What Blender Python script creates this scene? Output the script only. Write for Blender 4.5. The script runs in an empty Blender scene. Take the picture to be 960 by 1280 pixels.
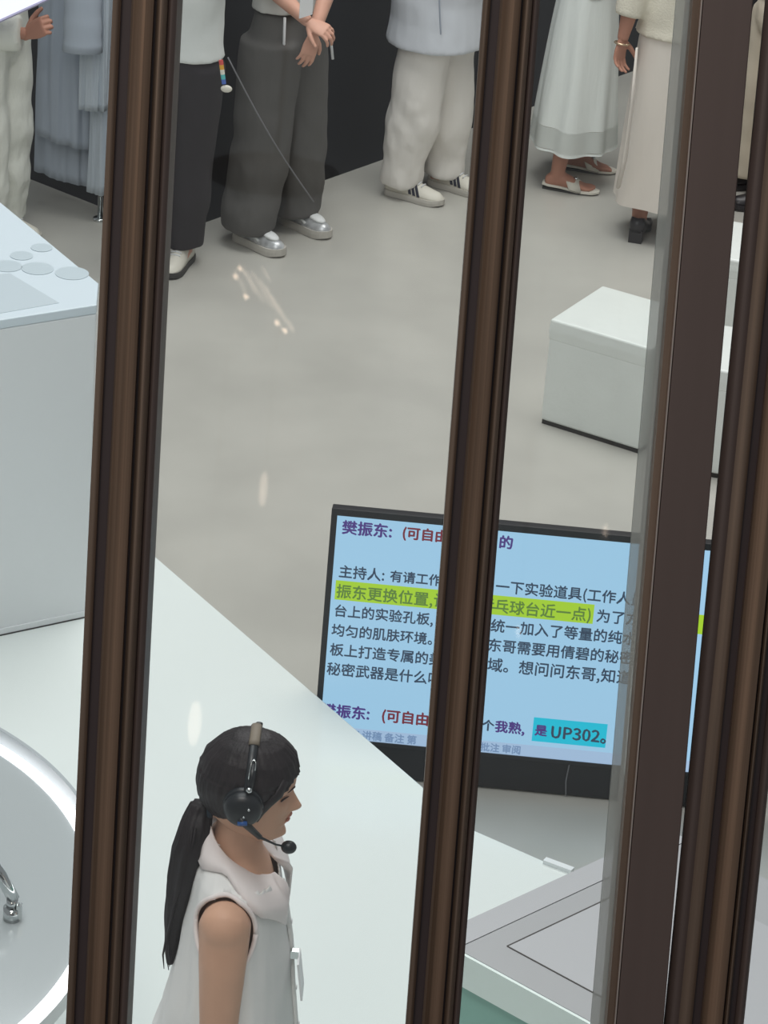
import bpy, bmesh, math, random
from mathutils import Vector, Matrix, noise
V = Vector
random.seed(7)
SC = bpy.context.scene
COL = SC.collection
R = math.radians

# ------------------------------------------------------------------ camera, world, lights, exposure
FPX = 3700.0; PITCH = R(26.9); ROLL = math.atan(.08); CAMZ = 4.88
_f = V((0, math.cos(PITCH), -math.sin(PITCH))); _u0 = V((0, math.sin(PITCH), math.cos(PITCH))); _r0 = V((1, 0, 0))
_r = math.cos(ROLL)*_r0 + math.sin(ROLL)*_u0; _u = -math.sin(ROLL)*_r0 + math.cos(ROLL)*_u0
CAMP = V((0, 0, CAMZ))
cam_d = bpy.data.cameras.new('camera'); cam = bpy.data.objects.new('camera', cam_d); COL.objects.link(cam)
cam_d.sensor_fit = 'VERTICAL'; cam_d.sensor_height = 36.0; cam_d.lens = FPX/1280*36.0
cam_d.clip_start = .05
mw = Matrix((_r, _u, -_f)).transposed().to_4x4(); mw.translation = CAMP
cam.matrix_world = mw
SC.camera = cam

w = bpy.data.worlds.new('world'); SC.world = w; w.use_nodes = True
bg = w.node_tree.nodes['Background']; bg.inputs[0].default_value = (.94, .97, 1, 1); bg.inputs[1].default_value = .27
def area(name, loc, size, power, col, target):
    d = bpy.data.lights.new(name, 'AREA'); d.shape = 'RECTANGLE'; d.size, d.size_y = size; d.energy = power; d.color = col
    o = bpy.data.objects.new(name, d); COL.objects.link(o); o.location = loc
    o.rotation_euler = (V(target)-V(loc)).to_track_quat('-Z', 'Y').to_euler(); return o
area('ceiling_and_fill_light', (-1.2, 6.2, 7.2), (3, 4), 125, (.96, .99, 1), (-1.2, 6.4, 0))
area('ceiling_and_fill_light', (.8, 11.6, 7.4), (4.2, 4), 300, (1, .985, .955), (.8, 11.9, 0))
area('ceiling_and_fill_light', (-1.4, 11.6, 7.0), (2.6, 2.6), 90, (.93, .97, 1), (-1.2, 11.6, 0))
area('ceiling_and_fill_light', (-1.0, 2.6, 6.6), (2.4, 1.2), 95, (1, .97, .94), (-.3, 5.4, 1.0))  # unseen front fill, added to brighten the woman and near upright faces
area('post_fill_light', (-1.2, -1.6, 7.0), (1.2, 1.2), 34, (1, .86, .72), (.1, 2.2, 3.9))  # unseen warm fill on the viewer's side, added to brighten the posts
SC.view_settings.view_transform = 'Standard'; SC.view_settings.look = 'None'
SC.view_settings.gamma = 1; SC.view_settings.use_curve_mapping = False; SC.view_settings.exposure = 0.0

# ------------------------------------------------------------------ helpers
def ray(px, py): return _f + _r*((px-480)/FPX) - _u*((py-640)/FPX)
def atz(px, py, z): d = ray(px, py); return CAMP + d*((z-CAMZ)/d.z)
def aty(px, py, y): d = ray(px, py); return CAMP + d*(y/d.y)
def atplane(px, py, p, n): d = ray(px, py); return CAMP + d*((V(p)-CAMP).dot(n)/d.dot(n))

def s2l(c): return c/12.92 if c <= .04045 else ((c+.055)/1.055)**2.4
def rgb(r, g, b): return (s2l(r/255), s2l(g/255), s2l(b/255), 1)
MATS = {}
def mat(name, col, rough=.6, metal=0, noise_amt=0, noise_scale=8, stretch=(1, 1, 1), spec=.5, emit=None, emit_s=1, bump=0, bump_scale=60, sheen=0):
    m = bpy.data.materials.new(name); m.use_nodes = True; nt = m.node_tree; b = nt.nodes['Principled BSDF']
    b.inputs['Base Color'].default_value = col; b.inputs['Roughness'].default_value = rough; b.inputs['Metallic'].default_value = metal
    b.inputs['Specular IOR Level'].default_value = spec
    if sheen: b.inputs['Sheen Weight'].default_value = sheen
    if emit: b.inputs['Emission Color'].default_value = emit; b.inputs['Emission Strength'].default_value = emit_s
    tc = nt.nodes.new('ShaderNodeTexCoord'); mp = nt.nodes.new('ShaderNodeMapping'); mp.inputs['Scale'].default_value = stretch
    nt.links.new(tc.outputs['Object'], mp.inputs[0])
    if noise_amt:
        n = nt.nodes.new('ShaderNodeTexNoise'); n.inputs['Scale'].default_value = noise_scale; n.inputs['Detail'].default_value = 5
        nt.links.new(mp.outputs[0], n.inputs['Vector'])
        mr = nt.nodes.new('ShaderNodeMapRange'); mr.inputs[1].default_value = .3; mr.inputs[2].default_value = .7
        mr.inputs[3].default_value = 1-noise_amt; mr.inputs[4].default_value = 1+noise_amt
        nt.links.new(n.outputs['Fac'], mr.inputs[0])
        mx = nt.nodes.new('ShaderNodeMix'); mx.data_type = 'RGBA'; mx.blend_type = 'MULTIPLY'; mx.inputs[0].default_value = 1
        mx.inputs[6].default_value = col; nt.links.new(mr.outputs[0], mx.inputs[7])
        nt.links.new(mx.outputs[2], b.inputs['Base Color'])
    if bump:
        n2 = nt.nodes.new('ShaderNodeTexNoise'); n2.inputs['Scale'].default_value = bump_scale; n2.inputs['Detail'].default_value = 4
        nt.links.new(mp.outputs[0], n2.inputs['Vector'])
        bp = nt.nodes.new('ShaderNodeBump'); bp.inputs['Strength'].default_value = bump; bp.inputs['Distance'].default_value = .01
        nt.links.new(n2.outputs['Fac'], bp.inputs['Height']); nt.links.new(bp.outputs[0], b.inputs['Normal'])
    MATS[name] = m; return m

def mesh_obj(name, verts, faces, m, parent=None, smooth=False):
    me = bpy.data.meshes.new(name); me.from_pydata([tuple(v) for v in verts], [], faces); me.update()
    bm = bmesh.new(); bm.from_mesh(me); bmesh.ops.recalc_face_normals(bm, faces=bm.faces); bm.to_mesh(me); bm.free()
    if smooth:
        for p in me.polygons: p.use_smooth = True
    o = bpy.data.objects.new(name, me); COL.objects.link(o)
    if m: me.materials.append(m)
    if parent: o.parent = parent
    return o
def tag(o, label, cat, group=None):
    o['label'] = label; o['category'] = cat
    if group: o['group'] = group
    return o
def structure(o): o['kind'] = 'structure'; return o
def thing(name, label, cat, loc=(0, 0, 0), rz=0, group=None):
    o = bpy.data.objects.new(name, None); COL.objects.link(o); o.location = loc; o.rotation_euler = (0, 0, rz); o.empty_display_size = .1
    return tag(o, label, cat, group)

class MB:
    """collects shapes into one mesh"""
    def __init__(s): s.v = []; s.f = []
    def add(s, vs, fs):
        k = len(s.v); s.v += [V(v) for v in vs]; s.f += [tuple(i+k for i in f) for f in fs]; return s
    def loft(s, rings, cap=True):
        n = len(rings[0]); k = len(s.v)
        for r in rings: s.v += [V(p) for p in r]
        for i in range(len(rings)-1):
            for j in range(n):
                a = k+i*n+j; b = k+i*n+(j+1) % n
                s.f.append((a, b, b+n, a+n))
        if cap:
            s.f.append(tuple(k+j for j in reversed(range(n)))); s.f.append(tuple(k+(len(rings)-1)*n+j for j in range(n)))
        return s
    def tube(s, pts, rad, n=10, flat=1.0, up=None):
        pts = [V(p) for p in pts]
        if not hasattr(rad, '__len__'): rad = [rad]*len(pts)
        rings = []; prev = None
        for i, p in enumerate(pts):
            t = (pts[min(i+1, len(pts)-1)]-pts[max(i-1, 0)]).normalized()
            if prev is None:
                a = V(up) if up else (V((0, 0, 1)) if abs(t.z) < .9 else V((1, 0, 0)))
            else: a = prev
            a = (a-t*a.dot(t)).normalized(); b = t.cross(a); prev = a
            rings.append([p+a*(math.cos(q)*rad[i])+b*(math.sin(q)*rad[i]*flat) for q in (2*math.pi*k/n for k in range(n))])
        return s.loft(rings)
    def ball(s, c, r, nu=12, nv=8):
        c = V(c); rr = r if hasattr(r, '__len__') else (r, r, r); rings = []
        for i in range(1, nv):
            a = math.pi*i/nv
            rings.append([c+V((rr[0]*math.sin(a)*math.cos(q), rr[1]*math.sin(a)*math.sin(q), -rr[2]*math.cos(a))) for q in (2*math.pi*k/nu for k in range(nu))])
        return s.loft(rings)
    def cyl(s, c, r, h, n=32, r2=None):
        c = V(c); r2 = r if r2 is None else r2
        return s.loft([[c+V((rr*math.cos(q), rr*math.sin(q), z)) for q in (2*math.pi*k/n for k in range(n))] for rr, z in ((r, 0), (r2, h))])
    def prism(s, poly, z0, z1):
        return s.loft([[V((p[0], p[1], z0)) for p in poly], [V((p[0], p[1], z1)) for p in poly]])
    def box(s, c, sx, sy, sz, mat4=None):
        vs = [V((c[0]+sx*(i-.5), c[1]+sy*(j-.5), c[2]+sz*(k-.5))) for k in (0, 1) for j in (0, 1) for i in (0, 1)]
        if mat4: vs = [mat4 @ v for v in vs]
        return s.add(vs, [(0, 2, 3, 1), (4, 5, 7, 6), (0, 1, 5, 4), (2, 6, 7, 3), (0, 4, 6, 2), (1, 3, 7, 5)])
    def xf(s, m): s.v = [m @ v for v in s.v]; return s
    def build(s, name, m, parent=None, smooth=False): return mesh_obj(name, s.v, s.f, m, parent, smooth)

def modify(o, mods):
    """apply modifiers (name, type, settings) into the mesh"""
    for t, st in mods:
        md = o.modifiers.new(t, t)
        for k, v in st.items(): setattr(md, k, v)
    dg = bpy.context.evaluated_depsgraph_get(); dg.update()
    me = bpy.data.meshes.new_from_object(o.evaluated_get(dg)); old = o.data
    ms = [m for m in old.materials]
    o.modifiers.clear(); o.data = me; bpy.data.meshes.remove(old)
    if not me.materials:
        for m in ms: me.materials.append(m)
    me.name = o.name
    for p in me.polygons: p.use_smooth = True
    return o
def fuse(o, voxel=.006, it=8, fac=.5):
    return modify(o, [('REMESH', dict(mode='VOXEL', voxel_size=voxel)), ('SMOOTH', dict(iterations=it, factor=fac))])
def bevel(o, wd=.01, seg=3):
    modify(o, [('BEVEL', dict(width=wd, segments=seg, limit_method='ANGLE', angle_limit=.6))])
    me = o.data
    o.modifiers.new('wn', 'WEIGHTED_NORMAL'); return o
def wrinkle(o, amp, sc=(9, 9, 4), seed=0, zlo=None, zhi=None, fold=0):
    me = o.data; ns = [v.normal.copy() for v in me.vertices]
    for v, n in zip(me.vertices, ns):
        p = V((v.co.x*sc[0]+seed, v.co.y*sc[1], v.co.z*sc[2]))
        d = noise.noise(p)*.7 + noise.noise(p*2.3)*.3
        k = 1.0
        if zlo is not None: k = .35+max(0, min(1, (zhi-v.co.z)/(zhi-zlo)))
        if fold: d += fold*math.sin((v.co.z*26+2.5*noise.noise(p*.7)+v.co.y*9))*max(0, noise.noise(p*.5+V((3, 1, 2)))+.25)
        v.co += n*(amp*k*d)
    me.update(); return o
def ell(c, rx, ry, n=24, p=2.0, ang=0):
    c = V(c); out = []
    for k in range(n):
        q = 2*math.pi*k/n; cx, sy = math.cos(q), math.sin(q)
        x = rx*math.copysign(abs(cx)**(2/p), cx); y = ry*math.copysign(abs(sy)**(2/p), sy)
        out.append(c+V((x*math.cos(ang)-y*math.sin(ang), x*math.sin(ang)+y*math.cos(ang), 0)))
    return out
def lerp(a, b, t): return a+(b-a)*t
def interp(tab, z):
    if z <= tab[0][0]: return tab[0][1]
    for (a, va), (b, vb) in zip(tab, tab[1:]):
        if z <= b:
            t = (z-a)/(b-a); return va+(vb-va)*t
    return tab[-1][1]
def sm(t): t = max(0, min(1, t)); return t*t*(3-2*t)

# ------------------------------------------------------------------ materials
FLOOR = mat('polished_concrete', rgb(181, 179, 172), .26, noise_amt=.07, noise_scale=2.2, spec=.35)
STAGE = mat('white_gloss_stage', rgb(229, 236, 234), .16, spec=.4)
BLACK = mat('black_panel', rgb(39, 40, 45), .55, spec=.3, noise_amt=.08, noise_scale=2)
WHITE = mat('white_lacquer', rgb(229, 233, 235), .3)
TABLETOP = mat('pale_blue_top', rgb(214, 226, 234), .25)
TABLEIN = mat('inset_panel_grey', rgb(197, 209, 216), .2)
DOT = mat('printed_grey_circle', rgb(190, 203, 210), .4)
LEATHER = mat('white_leatherette', rgb(226, 231, 227), .33, bump=.25, bump_scale=18, noise_amt=.02)
DARKLINE = mat('dark_base', rgb(48, 46, 44), .6)
BRONZE = mat('bronze_metal', rgb(120, 103, 90), .42, .55, noise_amt=.35, noise_scale=14, stretch=(9, 9, .12))
BRONZE2 = mat('golden_bronze_metal', rgb(122, 100, 83), .4, .6, noise_amt=.4, noise_scale=14, stretch=(10, 10, .1))
DKBRONZE = mat('dark_brown_metal', rgb(88, 75, 71), .5, .1, noise_amt=.05, noise_scale=10, stretch=(6, 6, .2))
DARKFILL = mat('groove_shade_and_screw', rgb(66, 55, 57), .5)  # shade of the post grooves put into the colour; also on the screw
EDGE = mat('edge_highlight_metal', rgb(190, 178, 170), .3, .8)  # edge highlight put into a light metal colour
SEAL = mat('grey_silicone', rgb(150, 156, 154), .5)
CHROME = mat('chrome', rgb(205, 210, 210), .12, 1)
TVBLACK = mat('tv_black', rgb(34, 35, 38), .4)
SKIN = mat('skin', rgb(212, 168, 142), .5, noise_amt=.04, noise_scale=20, spec=.3)
SKIN2 = mat('skin_warm', rgb(206, 158, 138), .5, noise_amt=.05, noise_scale=20, spec=.3)
SKIND = mat('skin_tan', rgb(176, 126, 106), .5, noise_amt=.06, noise_scale=20, spec=.3)
HAIR = mat('black_hair', rgb(36, 31, 33), .5, noise_amt=.3, noise_scale=30, stretch=(1, 1, .25), spec=.3, bump=.2, bump_scale=120)
LASH = mat('dark_lash', rgb(48, 36, 34), .6)
LIP = mat('lip', rgb(198, 138, 122), .45)
SHIRT = mat('white_cotton', rgb(236, 236, 234), .8, bump=.35, bump_scale=14, stretch=(1, 1, .4))
SHIRT2 = mat('collar_cotton', rgb(240, 232, 230), .8)
HEADSET = mat('headset_black', rgb(28, 32, 36), .35)
HEADBLUE = mat('headset_blue', rgb(36, 84, 150), .4)
PAD = mat('tan_pad', rgb(120, 110, 96), .6)
GREYTOP = mat('grey_counter', rgb(160, 162, 165), .4, noise_amt=.03, noise_scale=5)
GREYTOP2 = mat('grey_counter_inset', rgb(172, 174, 178), .38)
WHITEBAND = mat('white_band', rgb(228, 242, 238), .3)
TEAL = mat('teal_glass_panel', rgb(138, 184, 172), .2)
GROOVE = mat('groove_dark', rgb(66, 62, 60), .7)
GLASSTOP = mat('grey_glass_top', rgb(174, 181, 183), .12)
RIMGREY = mat('rim_grey', rgb(168, 176, 180), .3)
LED = mat('led_white', (1, 1, 1, 1), .5, emit=(1, .98, 1, 1), emit_s=2.6)
CREAM = mat('cream_cotton', rgb(232, 228, 222), .85, bump=.7, bump_scale=9, stretch=(1, 1, .7))
WHITEPANT = mat('white_linen', rgb(226, 228, 220), .85, bump=1.0, bump_scale=13, stretch=(1, 1, .6))
PALEBLUE = mat('pale_blue_shirt', rgb(212, 216, 223), .8, bump=.08)
COATM = mat('lab_coat_cotton', rgb(176, 186, 199), .8, bump=.5, bump_scale=12, stretch=(1, 1, .25))
COATM2 = mat('lab_coat_cotton_light', rgb(190, 200, 210), .8, bump=.5, bump_scale=12, stretch=(1, 1, .25))
GREYPANT = mat('charcoal_grey_cotton', rgb(90, 88, 86), .85, bump=.6, bump_scale=8, stretch=(1, 1, .7))
BLACKPANT = mat('black_cotton', rgb(44, 40, 44), .8)
GREYTEE = mat('grey_tee', rgb(196, 196, 192), .85)
TEE = mat('white_tee', rgb(222, 226, 224), .85, bump=.1, bump_scale=60)
SKIRTM = mat('white_skirt', rgb(228, 233, 230), .85, bump=.8, bump_scale=16, stretch=(1, 1, .12))
BEIGE = mat('beige_skirt', rgb(222, 214, 205), .85, bump=.6, bump_scale=11, stretch=(1, 1, .15))
CARDI = mat('cream_knit', rgb(222, 216, 200), .9, bump=.3, bump_scale=120)
TAN = mat('beige_trousers', rgb(214, 204, 186), .85)
SHOEW = mat('offwhite_shoe', rgb(222, 218, 206), .55)
SHOESILVER = mat('silver_shoe', rgb(196, 198, 200), .3, .35, noise_amt=.3, noise_scale=28)
SOLEG = mat('grey_sole', rgb(190, 186, 178), .6)
SOLEDARK = mat('dark_sole', rgb(60, 58, 56), .6)
STRIPE = mat('navy_stripe', rgb(38, 40, 54), .6)
LACE = mat('white_lace', rgb(214, 216, 218), .8)
BLKSHOE = mat('black_leather_shoe', rgb(40, 37, 40), .35)
CARD = mat('white_card', rgb(236, 238, 240), .4)
CORD = mat('grey_cord', rgb(120, 120, 124), .6)
GOLD = mat('gold_bracelet', rgb(216, 190, 160), .25, .8)

# screens
def emis(name, col, s):
    m = bpy.data.materials.new(name); m.use_nodes = True; nt = m.node_tree; b = nt.nodes['Principled BSDF']
    b.inputs['Base Color'].default_value = (0.02, 0.02, .02, 1); b.inputs['Roughness'].default_value = .3
    b.inputs['Emission Color'].default_value = col; b.inputs['Emission Strength'].default_value = s; return m
SCREEN = emis('screen_blue', rgb(160, 205, 236), .92)
SCREENBAR = emis('screen_footer_bar', rgb(166, 194, 226), .9)
HIGREEN = emis('highlight_green', rgb(168, 212, 36), .9)
HICYAN = emis('highlight_cyan', rgb(0, 192, 220), .9)
T_DARK = emis('text_dark', rgb(44, 66, 92), .8)
T_PURPLE = emis('text_purple', rgb(74, 48, 130), .85)
T_RED = emis('text_red', rgb(120, 32, 52), .85)
T_OLIVE = emis('text_olive', rgb(92, 132, 50), .85)
T_PALE = emis('text_pale', rgb(120, 150, 190), .85)
TABLETLIT = emis('lit_tablet', rgb(238, 240, 255), 1.2)

def glass_mat():
    m = bpy.data.materials.new('clear_glass'); m.use_nodes = True; nt = m.node_tree; nt.nodes.clear()
    out = nt.nodes.new('ShaderNodeOutputMaterial'); tr = nt.nodes.new('ShaderNodeBsdfTransparent'); tr.inputs[0].default_value = (.985, .995, .99, 1)
    gl = nt.nodes.new('ShaderNodeBsdfGlossy'); gl.inputs['Roughness'].default_value = .02
    fr = nt.nodes.new('ShaderNodeFresnel'); fr.inputs[0].default_value = 1.42
    mx = nt.nodes.new('ShaderNodeMixShader'); nt.links.new(fr.outputs[0], mx.inputs[0]); nt.links.new(tr.outputs[0], mx.inputs[1]); nt.links.new(gl.outputs[0], mx.inputs[2])
    nt.links.new(mx.outputs[0], out.inputs[0]); return m
GLASS = glass_mat()
def sheer_mat(name, col, op):
    m = bpy.data.materials.new(name); m.use_nodes = True; nt = m.node_tree; nt.nodes.clear()
    out = nt.nodes.new('ShaderNodeOutputMaterial'); tr = nt.nodes.new('ShaderNodeBsdfTransparent'); df = nt.nodes.new('ShaderNodeBsdfDiffuse'); df.inputs[0].default_value = col
    tl = nt.nodes.new('ShaderNodeBsdfTranslucent'); tl.inputs[0].default_value = col
    ad = nt.nodes.new('ShaderNodeMixShader'); ad.inputs[0].default_value = .4; nt.links.new(df.outputs[0], ad.inputs[1]); nt.links.new(tl.outputs[0], ad.inputs[2])
    mx = nt.nodes.new('ShaderNodeMixShader'); mx.inputs[0].default_value = op
    nt.links.new(tr.outputs[0], mx.inputs[1]); nt.links.new(ad.outputs[0], mx.inputs[2]); nt.links.new(mx.outputs[0], out.inputs[0]); return m
SHEER = sheer_mat('sheer_hem', rgb(236, 240, 237), .95)
HAZEGLASS = sheer_mat('hazy_glass_edge', rgb(200, 206, 204), .55)

# ------------------------------------------------------------------ setting
b = MB().box((0, 10, -.1), 26, 26, .2); structure(b.build('floor', FLOOR))
# black panelled wall block: right face and left face meet in a corner
cn = V((-.985, 12.11, 0)); d1 = V((.609, .793, 0)); d2 = V((-.793, .609, 0))
def wallblock(name, a, dirv, ln, nrm, th=.12, h=3.2):
    p = [a, a+dirv*ln, a+dirv*ln+nrm*th, a+nrm*th]
    return structure(MB().prism([(q.x, q.y) for q in p], 0, h).build(name, BLACK))
wallblock('wall_back', cn+d2*.06, d1, 9, d2)
wallblock('wall_left', cn+d2*.18, d2, 6, d1)
# white stage
sA = atz(192, 693, .28); sB = atz(590, 1036, .28); sC = atz(715, 1091, .28)
l1 = (sA-sB).normalized(); l2 = (sC-sB).normalized()
far = sB+l1*4.5; near = sB+l2*4.0
st = MB().prism([(sB.x, sB.y), (far.x, far.y), (-7, far.y), (-7, 2.6), (near.x, 2.6), (near.x, near.y)], 0, .28).build('floor_stage', STAGE)
structure(bevel(st, .006, 2))

# ------------------------------------------------------------------ window posts and panes (leaning glazed front)
LEAN = R(17.4)
dup = V((0, math.sin(LEAN), math.cos(LEAN))); nrm = V((0, -math.cos(LEAN), math.sin(LEAN)))   # plane up, plane normal (towards viewer)
P0 = CAMP + _f*2.3
zsill = 3.16
def post_line(top, bot):
    a = atplane(top, 0, P0, nrm); c = atplane(bot, 1280, P0, nrm); d = (a-c).normalized()
    lo = c-d*((c.z-zsill)/d.z); hi = a+d*.55
    return lo, hi
def profile_post(name, label, edges_top, edges_bot, strips, cd=.06):
    """strips: (u0,u1,depth0,depthmid,depth1,material,part)"""
    lo, hi = post_line((edges_top[0]+edges_top[1])/2, (edges_bot[0]+edges_bot[1])/2)
    ln = (hi-lo).length; d = (hi-lo).normalized(); x = d.cross(nrm).normalized()
    x = x if x.x > 0 else -x
    la = atplane(edges_top[0], 0, P0, nrm); lb = atplane(edges_top[1], 0, P0, nrm); wd = (lb-la).dot(x)
    root = thing(name, label, 'window post', lo)
    m = Matrix((x, -nrm, d)).transposed().to_4x4()
    root.rotation_euler = m.to_euler()
    core = MB().box((0, .002+cd/2, ln/2), wd*.96, cd, ln); core.build('post_core', DKBRONZE, root)
    for (u0, u1, z0, zm, z1, mt, nm) in strips:
        n = 9; a, c = (u0-.5)*wd, (u1-.5)*wd
        poly = [(a, .004)]
        for i in range(n):
            t = i/(n-1)
            h = lerp(z0, z1, t) + (zm-(z0+z1)/2)*math.sin(math.pi*t)
            poly.append((lerp(a, c, t), -h))
        poly.append((c, .004))
        MB().prism(poly, 0, ln).build(nm, mt, root)
    return root, lo, hi, wd, m, ln
def rib_strips():  # dark strips between ribs stand in for shaded grooves
    return [(0, .13, .006, .008, .006, BRONZE, 'flange'), (.13, .16, .001, .001, .001, DARKFILL, 'shaded_groove'),
            (.16, .30, .001, .001, .001, DARKFILL, 'shaded_groove'),
            (.30, .34, .008, .010, .012, BRONZE, 'bead'), (.34, .66, .013, .020, .016, BRONZE2, 'rounded_rib'), (.66, .70, .008, .008, .008, DARKFILL, 'shaded_groove'),
            (.70, .86, .012, .015, .009, BRONZE, 'rib'), (.86, 1.0, .004, .006, .002, DKBRONZE, 'flange')]
postA = profile_post('window_post', 'ribbed bronze window post at far left, in front of the white table corner', (142, 222), (82, 160), rib_strips())
postB = profile_post('window_post', 'ribbed bronze window post crossing the middle of the big text screen', (604, 675), (503, 578), rib_strips())
# flat dark post C
lo, hi = post_line(902, 792); ln = (hi-lo).length; d = (hi-lo).normalized(); x = d.cross(nrm).normalized(); x = x if x.x > 0 else -x
PXM = 2.3/FPX
rC = thing('window_post', 'flat dark brown window post edged by a grey glass strip, beside the lone cube stool', 'window post', lo)
rC.rotation_euler = Matrix((x, -nrm, d)).transposed().to_4x4().to_euler()
o = MB().box((.0035, .03, ln/2), 60*PXM, .09, ln).build('post_face', DKBRONZE, rC); bevel(o, .001, 2)
MB().box((-31*PXM, .028, ln/2), 9*PXM, .07, ln).build('side_channel', BRONZE, rC)
MB().box((-26*PXM, -.012, ln/2), 1.6*PXM, .006, ln).build('edge_highlight', EDGE, rC)  # thin light strip drawn as the highlight along the post edge
MB().box((-44*PXM, .02, ln/2), 17*PXM, .008, ln).build('glass_edge_strip', HAZEGLASS, rC)
MB().ball((-31*PXM, -.008, ln*.86), .0012).build('screw', DARKFILL, rC)
stripsD = [(0, .17, .004, .008, .006, DKBRONZE, 'flange'), (.17, .34, .006, .008, .006, BRONZE, 'flange'), (.34, .45, .001, .001, .001, DARKFILL, 'shaded_groove'),
           (.45, .70, .012, .019, .016, BRONZE2, 'rounded_rib'), (.70, .73, .006, .006, .006, DARKFILL, 'shaded_groove'), (.73, .79, .010, .012, .009, BRONZE, 'bead'),
           (.79, .88, .001, .001, .001, DARKFILL, 'shaded_groove'), (.88, 1.0, .006, .009, .003, DKBRONZE, 'flange')]
postD = profile_post('window_post', 'wide ribbed bronze window post at the right border of the picture', (957, 1062), (829, 930), stripsD, .012)
# thin bright beads where the panes meet the posts
def pane(name, xa, xb, off=-.02):
    pts = []
    for (px, py) in ((xa[0], 0), (xb[0], 0), (xb[1], 1280), (xa[1], 1280)): pts.append(atplane(px, py, P0+nrm*off, nrm))
    tl, tr, br, bl = pts
    def ext(a, c, hi_):
        dd = (a-c).normalized()
        return (a+dd*.5) if hi_ else (c-dd*((c.z-zsill)/dd.z))
    q = [ext(tl, bl, 1), ext(tr, br, 1), ext(tr, br, 0), ext(tl, bl, 0)]
    back = [p-nrm*.008 for p in q]
    return structure(MB().loft([q, back]).build(name, GLASS))
pane('window_1', (-230, -300), (176, 114)); pane('window_2', (190, 128), (632, 532)); pane('window_3', (646, 546), (858, 756))
pane('window_4', (1030, 895), (1400, 1290))
# sill and head rail
c0 = P0-dup*((P0.z-zsill)/dup.z)
m = Matrix((V((1, 0, 0)), nrm, dup)).transposed().to_4x4(); m.translation = c0
structure(MB().box((.0, -.03, -.04), 2.4, .14, .08, m).build('trim_1', DKBRONZE))
structure(MB().box((0, 0, 3.04), 5, 3.2, .16).build('floor_gallery', DKBRONZE))

# ------------------------------------------------------------------ big white table upper left
base = atz(107, 770, .28); ty = base.y; TZ = aty(121, 381, ty).z
k = atz(123.5, 354, TZ); kf = atz(121, 381, TZ); f0 = atz(0, 400, TZ); b0 = atz(0, 252, TZ)
fd = (f0-kf).normalized(); bd = (b0-k).normalized()
foot = V((kf.x, kf.y)); 
pf = kf+fd*1.9; pb = k+bd*1.6; pc = pb+fd*1.2
poly = [(kf.x, kf.y), (k.x, k.y), (pb.x, pb.y), (pf.x-.2, pf.y+1.0), (pf.x, pf.y)]
tb = thing('display_table', 'large white block table on the stage with grey circles printed on its pale top', 'table', (kf.x, kf.y, .28))
tb.rotation_euler = (0, 0, 0)
def loc(p, o): return (p[0]-o.location.x, p[1]-o.location.y)
lp = [loc(p, tb) for p in poly]
o = MB().prism(lp, .0, TZ-.28-.03).build('body', WHITE, tb); bevel(o, .006, 2)
o = MB().prism(lp, TZ-.28-.03, TZ-.28).build('table_top', TABLETOP, tb); bevel(o, .004, 2)
# base strip along front
nf = V((fd.y, -fd.x, 0)); nf = nf if nf.y < 0 else -nf
a = V((kf.x, kf.y, 0))+nf*.006-fd*.004; c = a+fd*1.9
q = [loc(p, tb) for p in (a, c, c-nf*.02, a-nf*.02)]
MB().prism(q, .0, .022).build('skirting', WHITE, tb)
MB().prism([(p[0]+nf.x*.002, p[1]+nf.y*.002) for p in q], .0, .004).build('shadow_gap', DARKLINE, tb)
def topquad(pxs, z, th, name, mt):
    pp = [atz(px, py, TZ) for px, py in pxs]
    MB().prism([loc(p, tb) for p in pp], z, z+th).build(name, mt, tb)
topquad([(12, 342), (74, 379), (0, 392), (-60, 402), (-60, 350)], TZ-.28, .0015, 'inset_panel', TABLEIN)
for (px, py, r) in ((52, 310, .034), (27, 320, .036), (9, 333, .046), (47, 336, .05), (90, 342, .052)):
    p = atz(px, py, TZ); q = loc(p, tb)
    MB().cyl((q[0], q[1], TZ-.28+.0006), r, .0012, 28).build('printed_circle', DOT, tb)

# ------------------------------------------------------------------ round lit table lower left
RZ = 1.05
rc = atz(-385, 1112, RZ); edge = atz(95, 1017, RZ); rad = (edge-rc).length
rt = thing('round_table', 'round grey glass table ringed by a glowing white light strip, lower left', 'table', (rc.x, rc.y, .28))
hz = RZ-.28
MB().cyl((0, 0, 0), rad*.55, .03, 64).build('foot', WHITE, rt)
MB().cyl((0, 0, .03), rad*.30, hz-.07, 48).build('pedestal', WHITE, rt)
MB().cyl((0, 0, hz-.05), rad-.002, .045, 128).build('apron', WHITE, rt)
MB().cyl((0, 0, hz-.005), rad-.028, .008, 128).build('glass_top', GLASSTOP, rt)
def annulus(r0, r1, z0, z1, a0=0, a1=2*math.pi, n=128):
    mb = MB(); full = abs(a1-a0-2*math.pi) < 1e-6; rings = []
    for i in range(n+1):
        q = a0+(a1-a0)*i/n; cq, sq = math.cos(q), math.sin(q)
        rings.append([V((r*cq, r*sq, z)) for r, z in ((r0, z0), (r1, z0), (r1, z1), (r0, z1))])
    return mb.loft(rings, cap=not full)
annulus(rad-.028, rad, hz-.005, hz+.006).build('light_strip', LED, rt)
annulus(rad+.001, rad+.010, hz-.05, hz+.045, R(6), R(150)).build('raised_rim', RIMGREY, rt)
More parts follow.
